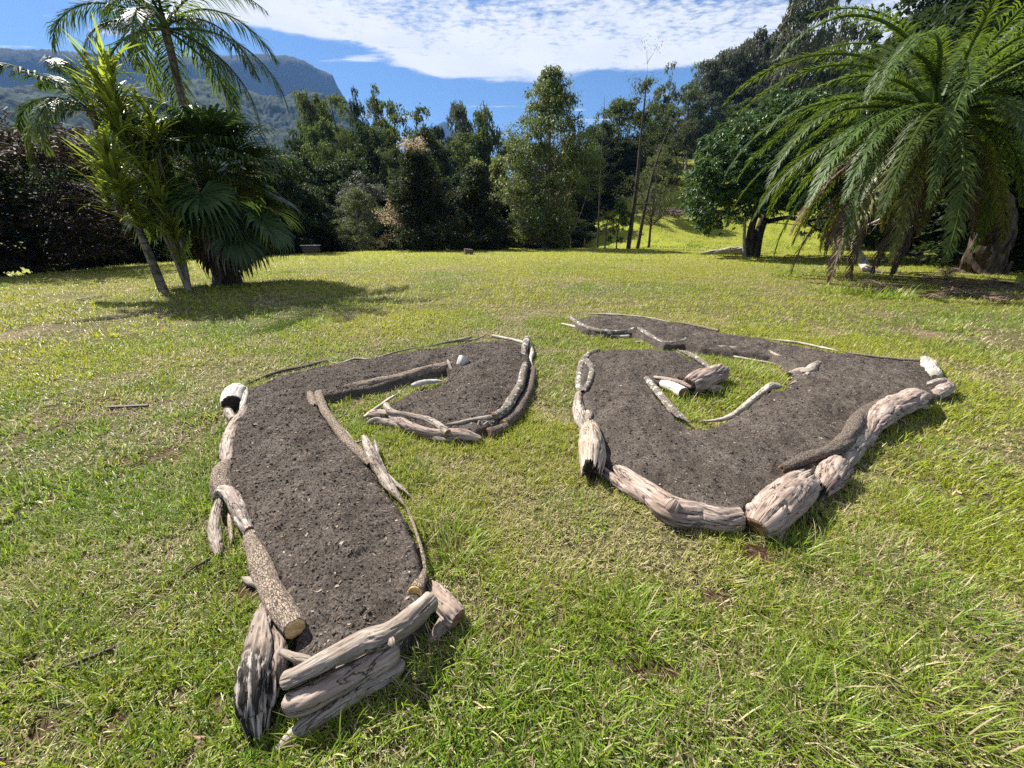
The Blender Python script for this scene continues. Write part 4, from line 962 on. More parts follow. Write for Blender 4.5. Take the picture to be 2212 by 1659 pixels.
# two thin dark trunks with nearly no leaves
def bare(name, label, pts, radii, Y, twigs, seed, tufts=()):
    b = stand(pts[0][0], Y); r = np.random.default_rng(seed)
    K = [np.zeros(3)] + [D(x, y, Y + dy) - b for x, y, dy in pts[1:]]
    K[0][2] = -.1
    C = catmull(np.c_[np.array(K), radii], 26); g = Geo(); V, q = tube(C[:, :3], C[:, 3], 8); g.add(V, None, q)
    L = np.linalg.norm(C[-1, :3] - C[0, :3]); gc = Geo()
    for k in range(twigs):
        i = r.integers(7, 25); s0 = C[i, :3]; d = unit(np.array([r.normal(), r.normal(), r.uniform(.1, .9)])); ln = L * r.uniform(.06, .16)
        e = s0 + d * ln + np.array([0, 0, r.uniform(-.1, .15) * ln]); V, q = tube(catmull(np.array([s0, s0 + d * ln * .5 + r.normal(0, .03 * ln, 3), e]), 6), np.linspace(C[i, 3] * .35, .006, 6), 4); g.add(V, None, q)
        for _ in range(4):
            e2 = e + unit(r.normal(size=3)) * ln * .45; m_ = s0 * .4 + e * .6; V, q = tube(np.array([m_, (m_ + e2) / 2 + r.normal(0, .03 * ln, 3), e2]), np.array([.012, .008, .004]), 3); g.add(V, None, q)
            if r.random() < .5:
                n = 26; leaves(gc, e2 + r.normal(0, .22, (n, 3)), r.normal(size=(n, 3)) + np.array([0, 0, -.5]), .14, .025, r, r.random(n))
    for (x, y, rp, n) in tufts:
        c = D(x, y, Y) - b; rw = rp * mperpx(c + b); leaves(gc, c + r.normal(0, 1, (n, 3)) * rw * np.array([.5, .5, .4]), r.normal(size=(n, 3)), .22, .05, r, r.random(n))
    o = empty(name, b, label, 'tree'); g.obj('trunk', M['tk_dark'], o); gc.obj('crown', M['lf_gum'], o, smooth=False)
bare('dead_tree', 'thin dark trunk, first of the slender pair, with a small leafy top', [(1357, 0, 0), (1375, 400, 0), (1384, 300, 0), (1393, 215, 0), (1397, 165, 0)], [.20, .15, .10, .06, .015], 36, 20, 431, [(1390, 190, 14, 220), (1402, 178, 10, 120), (1376, 215, 9, 90)])
bare('dead_tree', 'leaning dark trunk of the slender pair, forking, with bare drooping twigs', [(1377, 0, 0), (1395, 440, 0), (1415, 360, .4), (1440, 290, .8), (1470, 235, 1)], [.17, .13, .09, .05, .012], 36.4, 26, 432)
bare('dead_tree', 'dead leafless pole with twigs poking above the forest beside the tallest gum', [(1290, 0, 0), (1300, 330, 0), (1304, 260, 0), (1306, 205, 0)], [.12, .07, .04, .01], 48, 10, 433)

# mango tree
def mango():
    b = G(1622, 551, 0); b[2] = hz(b[0], b[1]); b = stand(1622, 25.0)
    r = np.random.default_rng(441); g, gc = Geo(), Geo()
    def W(x, y, dy=0): return D(x, y, b[1] + dy) - b
    def lim(pts, rad): 
        C = catmull(np.c_[np.array(pts), rad], 16); V, q = tube(C[:, :3], C[:, 3], 9); g.add(V, None, q)
    base = np.array([0, 0, -.1])
    lim([base + (.1, 0, 0), W(1640, 500), W(1668, 430), W(1700, 350, .6)], [.42, .27, .2, .08])
    lim([base - (.12, .05, 0), W(1622, 500, -.3), W(1640, 420, -.5), W(1610, 330, -.6)], [.3, .2, .14, .06])
    lim([W(1660, 478), W(1700, 470, .3), W(1740, 478, .2), W(1790, 468, .6)], [.15, .11, .09, .05])
    lim([W(1738, 478, .2), W(1765, 495), W(1790, 500)], [.06, .04, .02])
    cen = W(1655, 372, 1.2); ex = np.array([160, 0, 0]) ; s = mperpx(b + cen)
    # dome outline read from the crown's silhouette: (x, y top, y bottom)
    prof = [(1490, 350, 480), (1515, 300, 500), (1550, 262, 505), (1600, 232, 500), (1660, 205, 480), (1720, 190, 470), (1780, 200, 470), (1840, 230, 470), (1880, 280, 440)]
    K = 260
    for k in range(K):
        px = r.uniform(1492, 1878); t_ = np.interp(px, [p[0] for p in prof], [p[1] for p in prof]); bo = np.interp(px, [p[0] for p in prof], [p[2] for p in prof])
        f = r.random(); py = t_ + 20 + (bo - t_ - 34) * f
        half = 4.3 * math.sqrt(max(.05, 1 - ((px - 1685) / 215) ** 2)) * math.sqrt(max(.15, 1 - (2 * f - .9) ** 2 * .75))
        dy = -half * r.uniform(.45, 1) if r.random() < .62 else half * r.uniform(-.2, 1)
        c = W(px, py, dy + .8); pk = .62 * r.uniform(.7, 1.2)
        ns = 26; u_ = unit(r.normal(size=(ns, 3))); u_[:, 2] = np.where(r.random(ns) < .75, np.abs(u_[:, 2]), u_[:, 2])
        tw = c + u_ * (pk * r.uniform(.5, 1, ns))[:, None]; i = np.repeat(np.arange(ns), 11); n = len(i)
        d = r.normal(size=(n, 3)) * np.array([1, 1, .35]) + u_[i] * .4 + np.array([0, 0, -.75])
        leaves(gc, tw[i] + r.normal(0, .02, (n, 3)), d, .26, .036, r, np.clip(.5 * r.random(n) + .5 * r.random(ns)[i], 0, 1), fold=.5)
        if r.random() < .3:
            V, q = tube(catmull(np.array([W(1655, 420), W(1655, 420) * .5 + c * .5 + r.normal(0, .2, 3), c]), 7), np.linspace(.09, .02, 7), 5); g.add(V, None, q)
    o = empty('mango_tree', b, 'broad round tree with drooping glossy leaves and forked trunk beside the date palm', 'tree')
    g.obj('trunk', M['tk_dark'], o); gc.obj('crown', M['lf_mango'], o, smooth=False)
    g2 = Geo(); V, q = tube(catmull(np.array([W(1609, 552, -.35) * (1, 1, 0) + (0, 0, -.1), W(1608, 500, -.4), W(1612, 450, -.4)]), 8), np.linspace(.11, .06, 8), 8); g2.add(V, None, q)
    o2 = g2.obj('stem', M['tk_pale'], o)
mango()

# ------------------------------------------------------------------ palms
def frond(L, e0, bend, npair, ll, lw, seed, vee=.35, hang=.5, tipdroop=.4, petiole=.12, side0=58):
    """feather frond growing from the origin towards +X; gravity is -Z. Leaflets are part of the blade"""
    r = np.random.default_rng(seed); n = 26
    s = np.linspace(0, 1, n); ang = e0 - bend * s ** 1.25
    C = np.zeros((n, 3)); st = L / (n - 1)
    for i in range(1, n): C[i] = C[i - 1] + st * np.array([math.cos(ang[i]), 0, math.sin(ang[i])])
    C[:, 1] += .03 * L * vn(xyz(s * 2, 0, seed), 2)
    g = Geo(); rr = L * .0075 * (1.25 - s) ** 1.2 + .003
    V, q = tube(C, rr, 5); g.add(V, None, q, rnd=np.full(len(V), .9), tip=np.zeros(len(V)))
    t = np.linspace(petiole, .995, npair); t = np.clip(t + r.normal(0, .002, npair), 0, 1)
    for sg in (-1, 1):
        p = np.stack([np.interp(t, s, C[:, k]) for k in range(3)], -1); a = np.interp(t, s, ang)
        T = xyz(np.cos(a), 0, np.sin(a)); U = xyz(-np.sin(a), 0, np.cos(a)); Y_ = np.array([0, sg, 0.0])
        sa = np.radians(side0 - 30 * t) + r.normal(0, .14, npair)
        d = T * np.cos(sa)[:, None] + (Y_ * math.cos(vee) + U * math.sin(vee)) * np.sin(sa)[:, None] + r.normal(0, .10, (npair, 3)) + .12 * vn(xyz(t * 9, sg, 0), seed + 5)[:, None] * U
        ln = ll * np.clip(np.sin(np.pi * np.clip(.16 + .80 * (t - petiole) / (1 - petiole), 0, 1)) ** .7, .15, 1) * r.uniform(.85, 1.1, npair)
        dn = np.array([0, 0, -1.0]); m1 = p + d * (ln * .5)[:, None] + dn * (ln * hang * .12)[:, None]
        d2 = unit(d + dn * (hang + tipdroop * r.random(npair))[:, None]); e = m1 + d2 * (ln * .5)[:, None]
        sd_ = unit(np.cross(d, U)); w = (lw * r.uniform(.8, 1.2, npair))[:, None]
        V = np.stack([p - sd_ * w * .6, p + sd_ * w * .6, m1 - sd_ * w, m1 + sd_ * w, e], 1).reshape(-1, 3)
        b = (np.arange(npair) * 5)[:, None]
        g.add(V, b + np.array([2, 3, 4]), b + np.array([0, 1, 3, 2]), rnd=np.repeat(r.random(npair), 5), tip=np.zeros(npair * 5))
    return g
def fan(petL, rad, e0, seed, nseg=34, droop=.5, w=.022):
    """fan leaf: stalk along +X then a pleated round blade"""
    r = np.random.default_rng(seed); g = Geo()
    n = 8; s = np.linspace(0, 1, n); ang = e0 - .35 * s; C = np.zeros((n, 3))
    for i in range(1, n): C[i] = C[i - 1] + petL / (n - 1) * np.array([math.cos(ang[i]), 0, math.sin(ang[i])])
    V, q = tube(C, np.linspace(.02, .011, n), 5); g.add(V, None, q, rnd=np.full(len(V), .8), tip=np.zeros(len(V)))
    a = ang[-1] - .35; T = np.array([math.cos(a), 0, math.sin(a)]); U = np.array([-math.sin(a), 0, math.cos(a)]); Yv = np.array([0, 1.0, 0])
    th = np.linspace(R(-138), R(138), nseg); o = C[-1]
    d = T * np.cos(th)[:, None] + Yv * np.sin(th)[:, None] + U * (.18 + .12 * np.abs(np.sin(th)))[:, None]; d = unit(d + r.normal(0, .02, (nseg, 3)))
    ln = rad * (.78 + .22 * np.cos(th)) * r.uniform(.9, 1.05, nseg); dn = np.array([0, 0, -1.0])
    sd_ = unit(np.cross(d, U + .0 * d)); m1 = o + d * (ln * .55)[:, None]; m2 = m1 + unit(d + dn * droop * .5) * (ln * .25)[:, None]
    e = m2 + unit(d * .6 + dn * droop * (1 + r.random((nseg, 1)))) * (ln * .28)[:, None]
    wd = np.full((nseg, 1), w * rad / .8); pl = U * .012 * (np.arange(nseg)[:, None] % 2)
    V = np.stack([np.broadcast_to(o, (nseg, 3)) - sd_ * .004, np.broadcast_to(o, (nseg, 3)) + sd_ * .004, m1 - sd_ * wd * 1.6 + pl, m1 + sd_ * wd * 1.6 - pl, m2 - sd_ * wd * .8, m2 + sd_ * wd * .8, e], 1).reshape(-1, 3)
    b = (np.arange(nseg) * 7)[:, None]
    g.add(V, b + np.array([4, 5, 6]), np.concatenate([b + np.array([0, 1, 3, 2]), b + np.array([2, 3, 5, 4])]), rnd=np.repeat(r.random(nseg), 7), tip=np.zeros(nseg * 7))
    return g
def palm_trunk(pts, rads, name_mat, root, seg=18, rough=.08, seed=1, n=60, boots=0):
    C = catmull(np.c_[np.array(pts), rads], n); g = Geo(); th = np.linspace(0, 2 * np.pi, seg, endpoint=False)
    L = np.linspace(0, 1, n)
    rr = C[:, 3][:, None] * (1 + rough * vn(xyz(np.cos(th)[None] * 3 + 0 * L[:, None], np.sin(th)[None] * 3 + 0 * L[:, None], L[:, None] * 22 + 0 * th[None]), seed))
    V, q = tube(C[:, :3], rr, seg); g.add(V, None, q)
    r = np.random.default_rng(seed); T, U, Vv = frames(C[:, :3])
    for k in range(boots):      # old leaf bases sticking to the trunk
        i = r.integers(2, n - 2); a = k * 2.4; o = C[i, :3] + C[i, 3] * .9 * (math.cos(a) * U[i] + math.sin(a) * Vv[i]); outd = unit(math.cos(a) * U[i] + math.sin(a) * Vv[i])
        s_ = C[i, 3]; up = T[i]; sd_ = np.cross(outd, up); hgt = r.uniform(.35, .8) * s_
        V = np.array([o - sd_ * .22 * s_, o + sd_ * .22 * s_, o + up * hgt + outd * .18 * s_ + sd_ * .09 * s_, o + up * hgt + outd * .22 * s_ - sd_ * .09 * s_,
                      o - sd_ * .2 * s_ + outd * .10 * s_, o + sd_ * .2 * s_ + outd * .10 * s_])
        g.add(V, None, [[0, 1, 2, 3], [4, 5, 2, 3], [0, 1, 5, 4]])
    return g.obj('trunk', M[name_mat], root)
def hang_frond(root, heart, me, az, tilt=0.0, sc=1.0, mat=None):
    o = link('frond', me, root); o.location = heart; o.rotation_euler = Euler((0, tilt, az), 'XYZ'); o.scale = (sc,) * 3
    return o

def date_palm():
    b = G(2118, 590, 0); heart = D(2035, 225, 12.9) - b
    o = empty('date_palm', b, 'huge date palm with long arching fronds and a thick dark trunk', 'palm')
    palm_trunk([(0, 0, -.2), (-.1, 0, .5), (-.55, -.1, 2.0), heart * .62 + (-.25, 0, .3), heart - (0, 0, .1)], [.72, .56, .52, .46, .46], 'tk_fibre', o, 26, .16, 3, 90, 130)
    r = np.random.default_rng(451)
    # e0, bend, number, material, length
    var = [(1.25, 1.4, 8, 'lf_frond', 5.4), (1.0, 1.7, 12, 'lf_frond', 5.8), (.72, 1.75, 14, 'lf_frond', 5.2), (.42, 1.6, 16, 'lf_frond', 5.3), (.15, 1.4, 17, 'lf_frond', 5.2),
           (-.05, 1.25, 17, 'lf_frond', 5.0), (-.28, 1.1, 14, 'lf_yfrond', 4.8), (-.5, .95, 10, 'lf_dead', 4.9), (-.8, .65, 6, 'lf_dead', 4.4)]
    for vi, (e0, bend, n, mt, L) in enumerate(var):
        ms = [frond(L, e0 + dd, bend, 120, .52, .015, 460 + vi * 3 + j, vee=.3, hang=.45 + .1 * vi * (vi > 4), tipdroop=.5).mesh('frond', M[mt], False) for j, dd in enumerate((0, -.12))]
        for k in range(n):
            az = 2 * math.pi * (k + .5 * (vi % 2) + r.uniform(-.25, .25)) / n
            if vi >= 6 and math.sin(az) < -.25 and math.cos(az) > -.6: continue
            hang_frond(o, heart + np.array([.22 * math.cos(az), .22 * math.sin(az), -.06 * vi]), ms[k % 2], az + r.normal(0, .12), r.normal(0, .13), r.uniform(.8, 1.12))
date_palm()

def feather_palm(label, base, heart, e, L, n, ll, rads, mats, seed, mid_=None, az0=0.0, npair=75, lw=.014):
    o = empty('feather_palm', base, label, 'palm'); H_ = np.array(heart) - base
    palm_trunk([(0, 0, -.1), H_ * .33 + (0, 0, 0), H_ * .66, H_], rads, 'tk_palm', o, 14, .04, seed)
    r = np.random.default_rng(seed)
    for k in range(n):
        e0 = e[0] + (e[1] - e[0]) * ((k * 7) % n) / max(1, n - 1)
        mt = mats[0] if (k * 5) % n < n * .75 else mats[1]
        me = frond(L * r.uniform(.85, 1.1), e0, 1.5 + .5 * r.random(), npair, ll, lw, seed + k, vee=-.1, hang=.9, tipdroop=.6, petiole=.1).mesh('frond', M[mt], False)
        hang_frond(o, H_, me, az0 + 2 * math.pi * (k + r.uniform(-.2, .2)) / n)
    return o
feather_palm('tallest palm with drooping feather fronds rising above the fan palm', G(482, 604), D(358, 62, G(482, 604)[1]), (-.2, 1.3), 3.3, 20, .75, [.15, .11, .10, .09], ('lf_fan', 'lf_frond'), 471, az0=.3)
feather_palm('lower feather palm on a slender ringed leaning trunk, outermost of the palm clump', G(356, 633), D(196, 238, G(356, 633)[1] + .9), (-.1, 1.15), 2.2, 12, .50, [.11, .085, .075, .07], ('lf_fan', 'lf_frond'), 481, az0=.1)
def fan_palm():
    b = G(494, 613); H_ = D(446, 380, b[1]) - b
    o = empty('fan_palm', b, 'dense fan palm on a thick shaggy trunk in the palm clump', 'palm')
    palm_trunk([(0, 0, -.1), (0, 0, .25), H_ * .5 + (0, 0, -.1), H_ - (0, 0, .2)], [.44, .34, .27, .22], 'tk_fibre', o, 20, .14, 5, 70, 90)
    r = np.random.default_rng(491)
    for vi, (e0, n, pl, rd, mt, dr) in enumerate([(1.4, 6, 1.2, 1.0, 'lf_fan', .35), (1.1, 9, 1.3, 1.1, 'lf_fan', .45), (.75, 12, 1.35, 1.15, 'lf_fan', .6), (.4, 13, 1.35, 1.15, 'lf_fan', .8), (.05, 13, 1.35, 1.15, 'lf_fan', 1.0),
                                               (-.3, 12, 1.3, 1.1, 'lf_fan', 1.2), (-.7, 12, 1.15, 1.1, 'lf_dead', 1.4)]):
        ms = [fan(pl, rd, e0 + d_, 500 + vi * 2 + j, droop=dr).mesh('fan_leaf', M[mt], False) for j, d_ in enumerate((0, -.15))]
        for k in range(n):
            az = 2 * math.pi * (k + .5 * (vi % 2) + r.uniform(-.25, .25)) / n
            f = hang_frond(o, H_ + np.array([0, 0, -.09 * vi]), ms[k % 2], az + r.normal(0, .2), r.normal(0, .32), r.uniform(.7, 1.15)); f.name = 'fan_leaf'
fan_palm()
def cane(label, stems, heads, seed, Y):
    """thin canes topped with bursts of strap leaves"""
    b = G(stems[0][0][0], stems[0][0][1]); o = empty('cane_plant', b, label, 'plant'); g, gc = Geo(), Geo(); r = np.random.default_rng(seed)
    for st_ in stems:
        K = [(D(x, y, b[1] + dy) - b) for x, y, dy in st_]; K[0][2] = -.1
        C = catmull(np.array(K), 24); V, q = tube(C, np.linspace(.075, .022, 24) if st_ is stems[0] else np.linspace(.05, .018, 24), 8); g.add(V, None, q)
    for x, y, dy, sp_, n in heads:
        c = D(x, y, b[1] + dy - .35) - b; m_ = int(n * .62)
        az = r.uniform(0, 6.28, m_); lean = np.clip(r.normal(.75, .35, m_), .05, 1.6)
        p = c + xyz(np.cos(az), np.sin(az), 0) * (r.random(m_) * .05)[:, None] + xyz(0, 0, r.uniform(-.5, .3, m_) * sp_)
        V, q, t, A = strip_blades(p, az, lean, sp_ * 1.6 * r.uniform(.6, 1.15, m_), np.full(m_, .036) * r.uniform(.7, 1.3, m_), r.random(m_), np.zeros(m_), np.zeros(m_), r.uniform(.2, 1.0, m_), 5)
        # widen towards the middle of each leaf
        gc.add(V, t, q, rnd=A['rnd'], tip=np.zeros(len(V)))
    g.obj('stem', M['tk_grey'], o); gc.obj('foliage', M['lf_cane'], o, smooth=False); return o
cane('slender cane plant with bright yellow-green strap leaves in front of the fan palm',
     [[(408, 628, 0), (375, 530, 0), (335, 420, 0), (285, 300, 0), (240, 165, 0)], [(404, 620, 0), (350, 500, -.3), (280, 400, -.6), (235, 345, -.9)], [(404, 610, 0), (380, 470, .1), (345, 350, .2), (330, 260, .2)]],
     [(240, 160, 0, .55, 46), (228, 205, 0, .6, 60), (250, 225, -.2, .6, 60), (240, 255, 0, .62, 70), (262, 285, -.1, .6, 70), (285, 320, 0, .55, 60), (235, 340, -.9, .55, 60), (250, 385, -.8, .6, 80), (270, 430, -.6, .6, 80),
      (300, 470, -.4, .55, 70), (330, 500, -.3, .5, 50), (320, 380, 0, .6, 80), (350, 430, -.1, .6, 80), (375, 500, -.1, .5, 60), (335, 300, .1, .55, 60), (330, 255, .2, .5, 30), (235, 430, -.6, .5, 40), (390, 560, 0, .4, 30)], 511, 0)

# small bare frangipani-like tree by the date palm
def crooked():
    b = G(1905, 588); o = empty('crooked_tree', b, 'small crooked pale tree with a hooked trunk and few twigs under the date palm\'s fronds', 'tree')
    W = lambda x, y, dy=0: D(x, y, b[1] + .8 + dy) - b
    g = Geo(); r = np.random.default_rng(521)
    def lim(pts, rad):
        C = catmull(np.c_[np.array(pts), rad], 22); V, q = tube(C[:, :3], C[:, 3] * (1 + .1 * vn(xyz(np.arange(22) * .6, 0, 1), 3)), 10); g.add(V, None, q); return C
    C = lim([(0, 0, -.05), (-.35, .3, .08), W(1862, 562), W(1848, 540), W(1850, 515), W(1853, 498)], [.10, .13, .15, .15, .14, .15])
    for pts in ([(1853, 500), (1838, 488), (1828, 484)], [(1853, 500), (1858, 470), (1866, 440), (1860, 400), (1868, 360)], [(1853, 498), (1880, 485), (1905, 470), (1925, 440)], [(1866, 440), (1885, 420), (1900, 390)], [(1905, 470), (1930, 478), (1950, 500)], [(1860, 420), (1842, 400), (1835, 375)]):
        lim([W(x, y) for x, y in pts], np.linspace(.075, .025, len(pts)))
        for _ in range(5):
            k = r.integers(1, len(pts)); s0 = W(*pts[k]); V, q = tube(np.array([s0, s0 + r.normal(0, .2, 3), s0 + r.normal(0, .35, 3) + (0, 0, .15)]), np.array([.02, .014, .008]), 5); g.add(V, None, q)
    g.obj('trunk', M['tk_pale'], o)
crooked()

# ------------------------------------------------------------------ the forest round the lawn
PROTO_ARGS = {  # prof, K, pr, per, leaf, droop, clear, trunk radius, limb share, leaves per twig, extra
    'open':   ('umbrella', 46, .25, 190, (.26, .07), .6, .36, .17, .9, 10, dict(inner=.25, flat=.5, wob=.05)),
    'open2':  ('tall', 40, .26, 170, (.26, .07), .8, .30, .15, .9, 9, dict(inner=.15, flat=.6, wob=.06)),
    'dome':   ('oval', 85, .27, 230, (.24, .07), .9, .10, .20, .35, 12, dict(inner=.3)),
    'round':  ('oval', 85, .29, 230, (.24, .08), .3, .04, .20, .25, 12, dict(inner=.35)),
    'layer':  ('oval', 60, .26, 260, (.22, .07), .2, .14, .20, .5, 12, dict(inner=.4, flat=.38)),
    'spire':  ('tall', 70, .22, 220, (.20, .05), .2, .10, .17, .4, 11, dict(inner=.3, flat=.45)),
    'wispy':  ('oval', 60, .26, 230, (.30, .03), 1.0, .12, .15, .6, 12, dict(inner=.3)),
}
PM = {}
def proto(kind, var, lm, tm):
    key = (kind, var)
    if key not in PM:
        a = PROTO_ARGS[kind]
        gt, gc = grow(10, 3.4, a[0], a[1], a[2], a[3], a[4], a[5], a[6], a[7], 600 + var * 31 + len(kind) * 7, a[8], a[9], **a[10])
        PM[key] = (gt.mesh('trunk', M['tk_dark']), gc.mesh('crown', M['lf_dark'], False))
    k2 = (kind, var, lm, tm)
    if k2 not in PM:
        t_, c_ = PM[key]; t_ = t_.copy(); c_ = c_.copy(); t_.materials[0] = M[tm]; c_.materials[0] = M[lm]; PM[k2] = (t_, c_)
    return PM[k2]
fr = np.random.default_rng(77)
def forest(px, py, half, Y, kind, lm, label, group=None, tm='tk_dark', name='tree', minh=3):
    p, h = stand_top(px, py, Y); h = max(h, minh)
    mid_ = np.array([p[0], p[1], p[2] + h * .6]); rad = half * (1.3 if Y > 40 else 1.1) * mperpx(mid_)
    t_, c_ = proto(kind, int(fr.integers(0, 2)), lm, tm)
    o = empty(name, p, label, 'shrub' if name == 'shrub' else 'tree', group, fr.uniform(0, 6.28))
    o.scale = (rad / 3.4, rad / 3.4, h / 10)
    link('trunk', t_, o); link('crown', c_, o); return o
# -- near left: dark wall of trees
forest(-75, 205, 235, 16.5, 'wispy', 'lf_rust', 'large drooping dark tree with rusty brown foliage, at the outer end of the tree line')
forest(-330, 150, 200, 15, 'dome', 'lf_dark', 'very dark tree at the end of the tree line next to the rusty one')
GD = 'dark trees in shade behind the palm clump'; LD = 'dark shaded tree in the thicket behind the palm clump'
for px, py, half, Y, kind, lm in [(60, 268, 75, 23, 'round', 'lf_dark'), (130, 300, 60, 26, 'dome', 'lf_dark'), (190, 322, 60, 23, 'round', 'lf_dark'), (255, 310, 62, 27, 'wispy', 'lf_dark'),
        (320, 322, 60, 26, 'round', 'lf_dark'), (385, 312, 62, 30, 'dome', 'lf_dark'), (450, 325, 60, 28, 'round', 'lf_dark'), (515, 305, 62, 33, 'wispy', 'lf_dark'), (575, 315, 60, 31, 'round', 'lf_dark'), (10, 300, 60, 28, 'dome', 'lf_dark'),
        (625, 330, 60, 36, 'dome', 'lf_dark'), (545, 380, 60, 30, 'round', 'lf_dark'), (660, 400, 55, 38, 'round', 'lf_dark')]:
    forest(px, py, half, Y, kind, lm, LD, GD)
for px, py, half, Y in [(90, 430, 70, 22), (230, 450, 70, 25), (330, 470, 60, 27), (610, 450, 60, 34), (690, 460, 60, 40)]:
    forest(px, py, half, Y, 'round', 'lf_dark', 'low dark bushy growth under the trees behind the palm clump', 'low dark bushes behind the palm clump', name='shrub', minh=2)
# -- middle: tall mixed trees against the sky
forest(660, 188, 40, 60, 'dome', 'lf_gum', 'broad gum whose rounded top stands just below the end of the mountain ridge', tm='tk_grey')
forest(712, 178, 44, 63, 'layer', 'lf_gum', 'gum with a flat-topped dense crown beside the mountain\'s end')
forest(628, 262, 38, 56, 'spire', 'lf_dark', 'dark narrow pine in front of the forested hillside')
forest(762, 168, 30, 58, 'spire', 'lf_dark', 'tall dark pointed tree, thinner one of the two pointed tops', )
forest(806, 162, 38, 60, 'spire', 'lf_gum', 'tall pointed tree with drooping tips, second of the two pointed tops')
forest(845, 198, 50, 54, 'layer', 'lf_gum', 'large layered tree with bright upper foliage, left of the gap of open sky')
forest(898, 212, 48, 55, 'layer', 'lf_gum', 'layered tree whose crown slopes down to the gap of open sky')
forest(935, 262, 36, 58, 'dome', 'lf_dark', 'lower dark tree at the edge of the sky gap')
forest(990, 214, 30, 60, 'open', 'lf_grey', 'airy gum with a tufted top on the far side of the sky gap', tm='tk_grey')
forest(1045, 226, 38, 58, 'dome', 'lf_gum', 'brownish-green gum between the airy gum and the tallest gum')
GM = 'mixed trees filling the middle of the forest edge'; LM = 'dark green tree in the dense middle of the forest edge'
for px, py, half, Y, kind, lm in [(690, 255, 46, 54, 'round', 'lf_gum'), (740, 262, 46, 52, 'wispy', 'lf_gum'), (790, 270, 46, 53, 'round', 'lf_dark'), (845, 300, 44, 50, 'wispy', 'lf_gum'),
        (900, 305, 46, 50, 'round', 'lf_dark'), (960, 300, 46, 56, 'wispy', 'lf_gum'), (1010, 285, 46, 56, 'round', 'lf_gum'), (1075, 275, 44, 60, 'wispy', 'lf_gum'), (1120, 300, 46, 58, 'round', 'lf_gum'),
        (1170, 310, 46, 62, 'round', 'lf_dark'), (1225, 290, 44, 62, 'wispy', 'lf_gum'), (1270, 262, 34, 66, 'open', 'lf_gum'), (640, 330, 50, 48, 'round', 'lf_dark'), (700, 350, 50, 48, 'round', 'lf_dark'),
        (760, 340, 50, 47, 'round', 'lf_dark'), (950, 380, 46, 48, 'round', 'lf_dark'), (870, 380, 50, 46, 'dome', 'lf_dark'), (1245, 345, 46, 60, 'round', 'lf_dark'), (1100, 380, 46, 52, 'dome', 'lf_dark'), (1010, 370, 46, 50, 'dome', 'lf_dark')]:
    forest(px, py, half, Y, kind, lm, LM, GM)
for px, py, half, Y in [(700, 478, 40, 44), (750, 490, 34, 42), (850, 480, 40, 43), (975, 488, 36, 42), (1110, 470, 36, 46), (1240, 470, 36, 52), (880, 470, 46, 48), (1000, 470, 46, 47), (1060, 490, 36, 44), (1150, 480, 40, 50), (640, 470, 44, 41), (780, 470, 44, 46), (1200, 460, 44, 56), (930, 465, 44, 50)]:
    forest(px, py, half, Y, 'round', 'lf_dark', 'low dark shrub in the shade beneath the middle trees', 'shrubs beneath the middle trees', name='shrub', minh=1.5)
# -- right: trees above the meadow
forest(1345, 214, 50, 76, 'round', 'lf_gum', 'broad dense dark tree behind the two slender dark trunks')
forest(1300, 262, 40, 74, 'round', 'lf_dark', 'dark rounded tree between the tallest gum and the slender trunks')
forest(1392, 238, 40, 80, 'round', 'lf_dark', 'dense dark tree just behind the leafy-topped slender trunk')
forest(1452, 128, 34, 86, 'open2', 'lf_gum', 'tall gum with a bent drooping top above the meadow', tm='tk_grey')
forest(1436, 215, 40, 84, 'open', 'lf_gum', 'gum with an open crown below the bent-topped gum', tm='tk_grey')
forest(1508, 128, 28, 92, 'open2', 'lf_gum', 'second tall slim gum standing beside the bent-topped gum', tm='tk_grey')
GR = 'grey-green gums climbing the hillside above the mango tree'; LR = 'grey-green gum with a spreading open crown on the hillside above the glossy round tree'
for px, py, half, Y, kind in [(1535, 128, 34, 98, 'open'), (1570, 108, 38, 96, 'open'), (1605, 88, 42, 98, 'open'), (1640, 66, 42, 94, 'open'), (1682, 58, 46, 92, 'open'), (1730, 40, 44, 90, 'open2'), (1555, 165, 38, 94, 'open2'),
        (1600, 160, 40, 92, 'open2'), (1655, 150, 44, 90, 'open'), (1700, 140, 46, 86, 'open2'), (1505, 200, 36, 92, 'open2'), (1590, 120, 40, 104, 'open'), (1660, 105, 44, 100, 'open'), (1710, 90, 44, 100, 'open')]:
    forest(px, py, half, Y, kind, 'lf_grey', LR, GR, 'tk_pale')
forest(1765, -42, 62, 60, 'open', 'lf_grey', 'very tall sparse pale gum against the sky behind the date palm', tm='tk_pale')
forest(1845, -60, 70, 62, 'open2', 'lf_grey', 'tall sparse gum, partly covered by the date palm\'s upper fronds', tm='tk_pale')
GB = 'bushy green trees at the upper edge of the meadow'; LB = 'bushy mid-green tree at the upper edge of the meadow'
for px, py, half, Y, kind, lm in [(1418, 282, 40, 100, 'round', 'lf_dark'), (1470, 262, 42, 108, 'wispy', 'lf_gum'), (1515, 250, 44, 106, 'round', 'lf_gum'), (1560, 225, 46, 92, 'wispy', 'lf_gum'), (1610, 215, 46, 88, 'round', 'lf_gum'), (1665, 200, 50, 84, 'wispy', 'lf_gum'),
        (1725, 190, 54, 78, 'round', 'lf_gum'), (1790, 150, 60, 72, 'round', 'lf_gum'), (1850, 120, 64, 68, 'round', 'lf_gum'), (1920, 90, 70, 60, 'round', 'lf_gum'), (1350, 310, 44, 74, 'round', 'lf_dark'), (1300, 330, 42, 70, 'round', 'lf_dark'), (1395, 320, 36, 94, 'round', 'lf_dark')]:
    forest(px, py, half, Y, kind, lm, LB, GB)
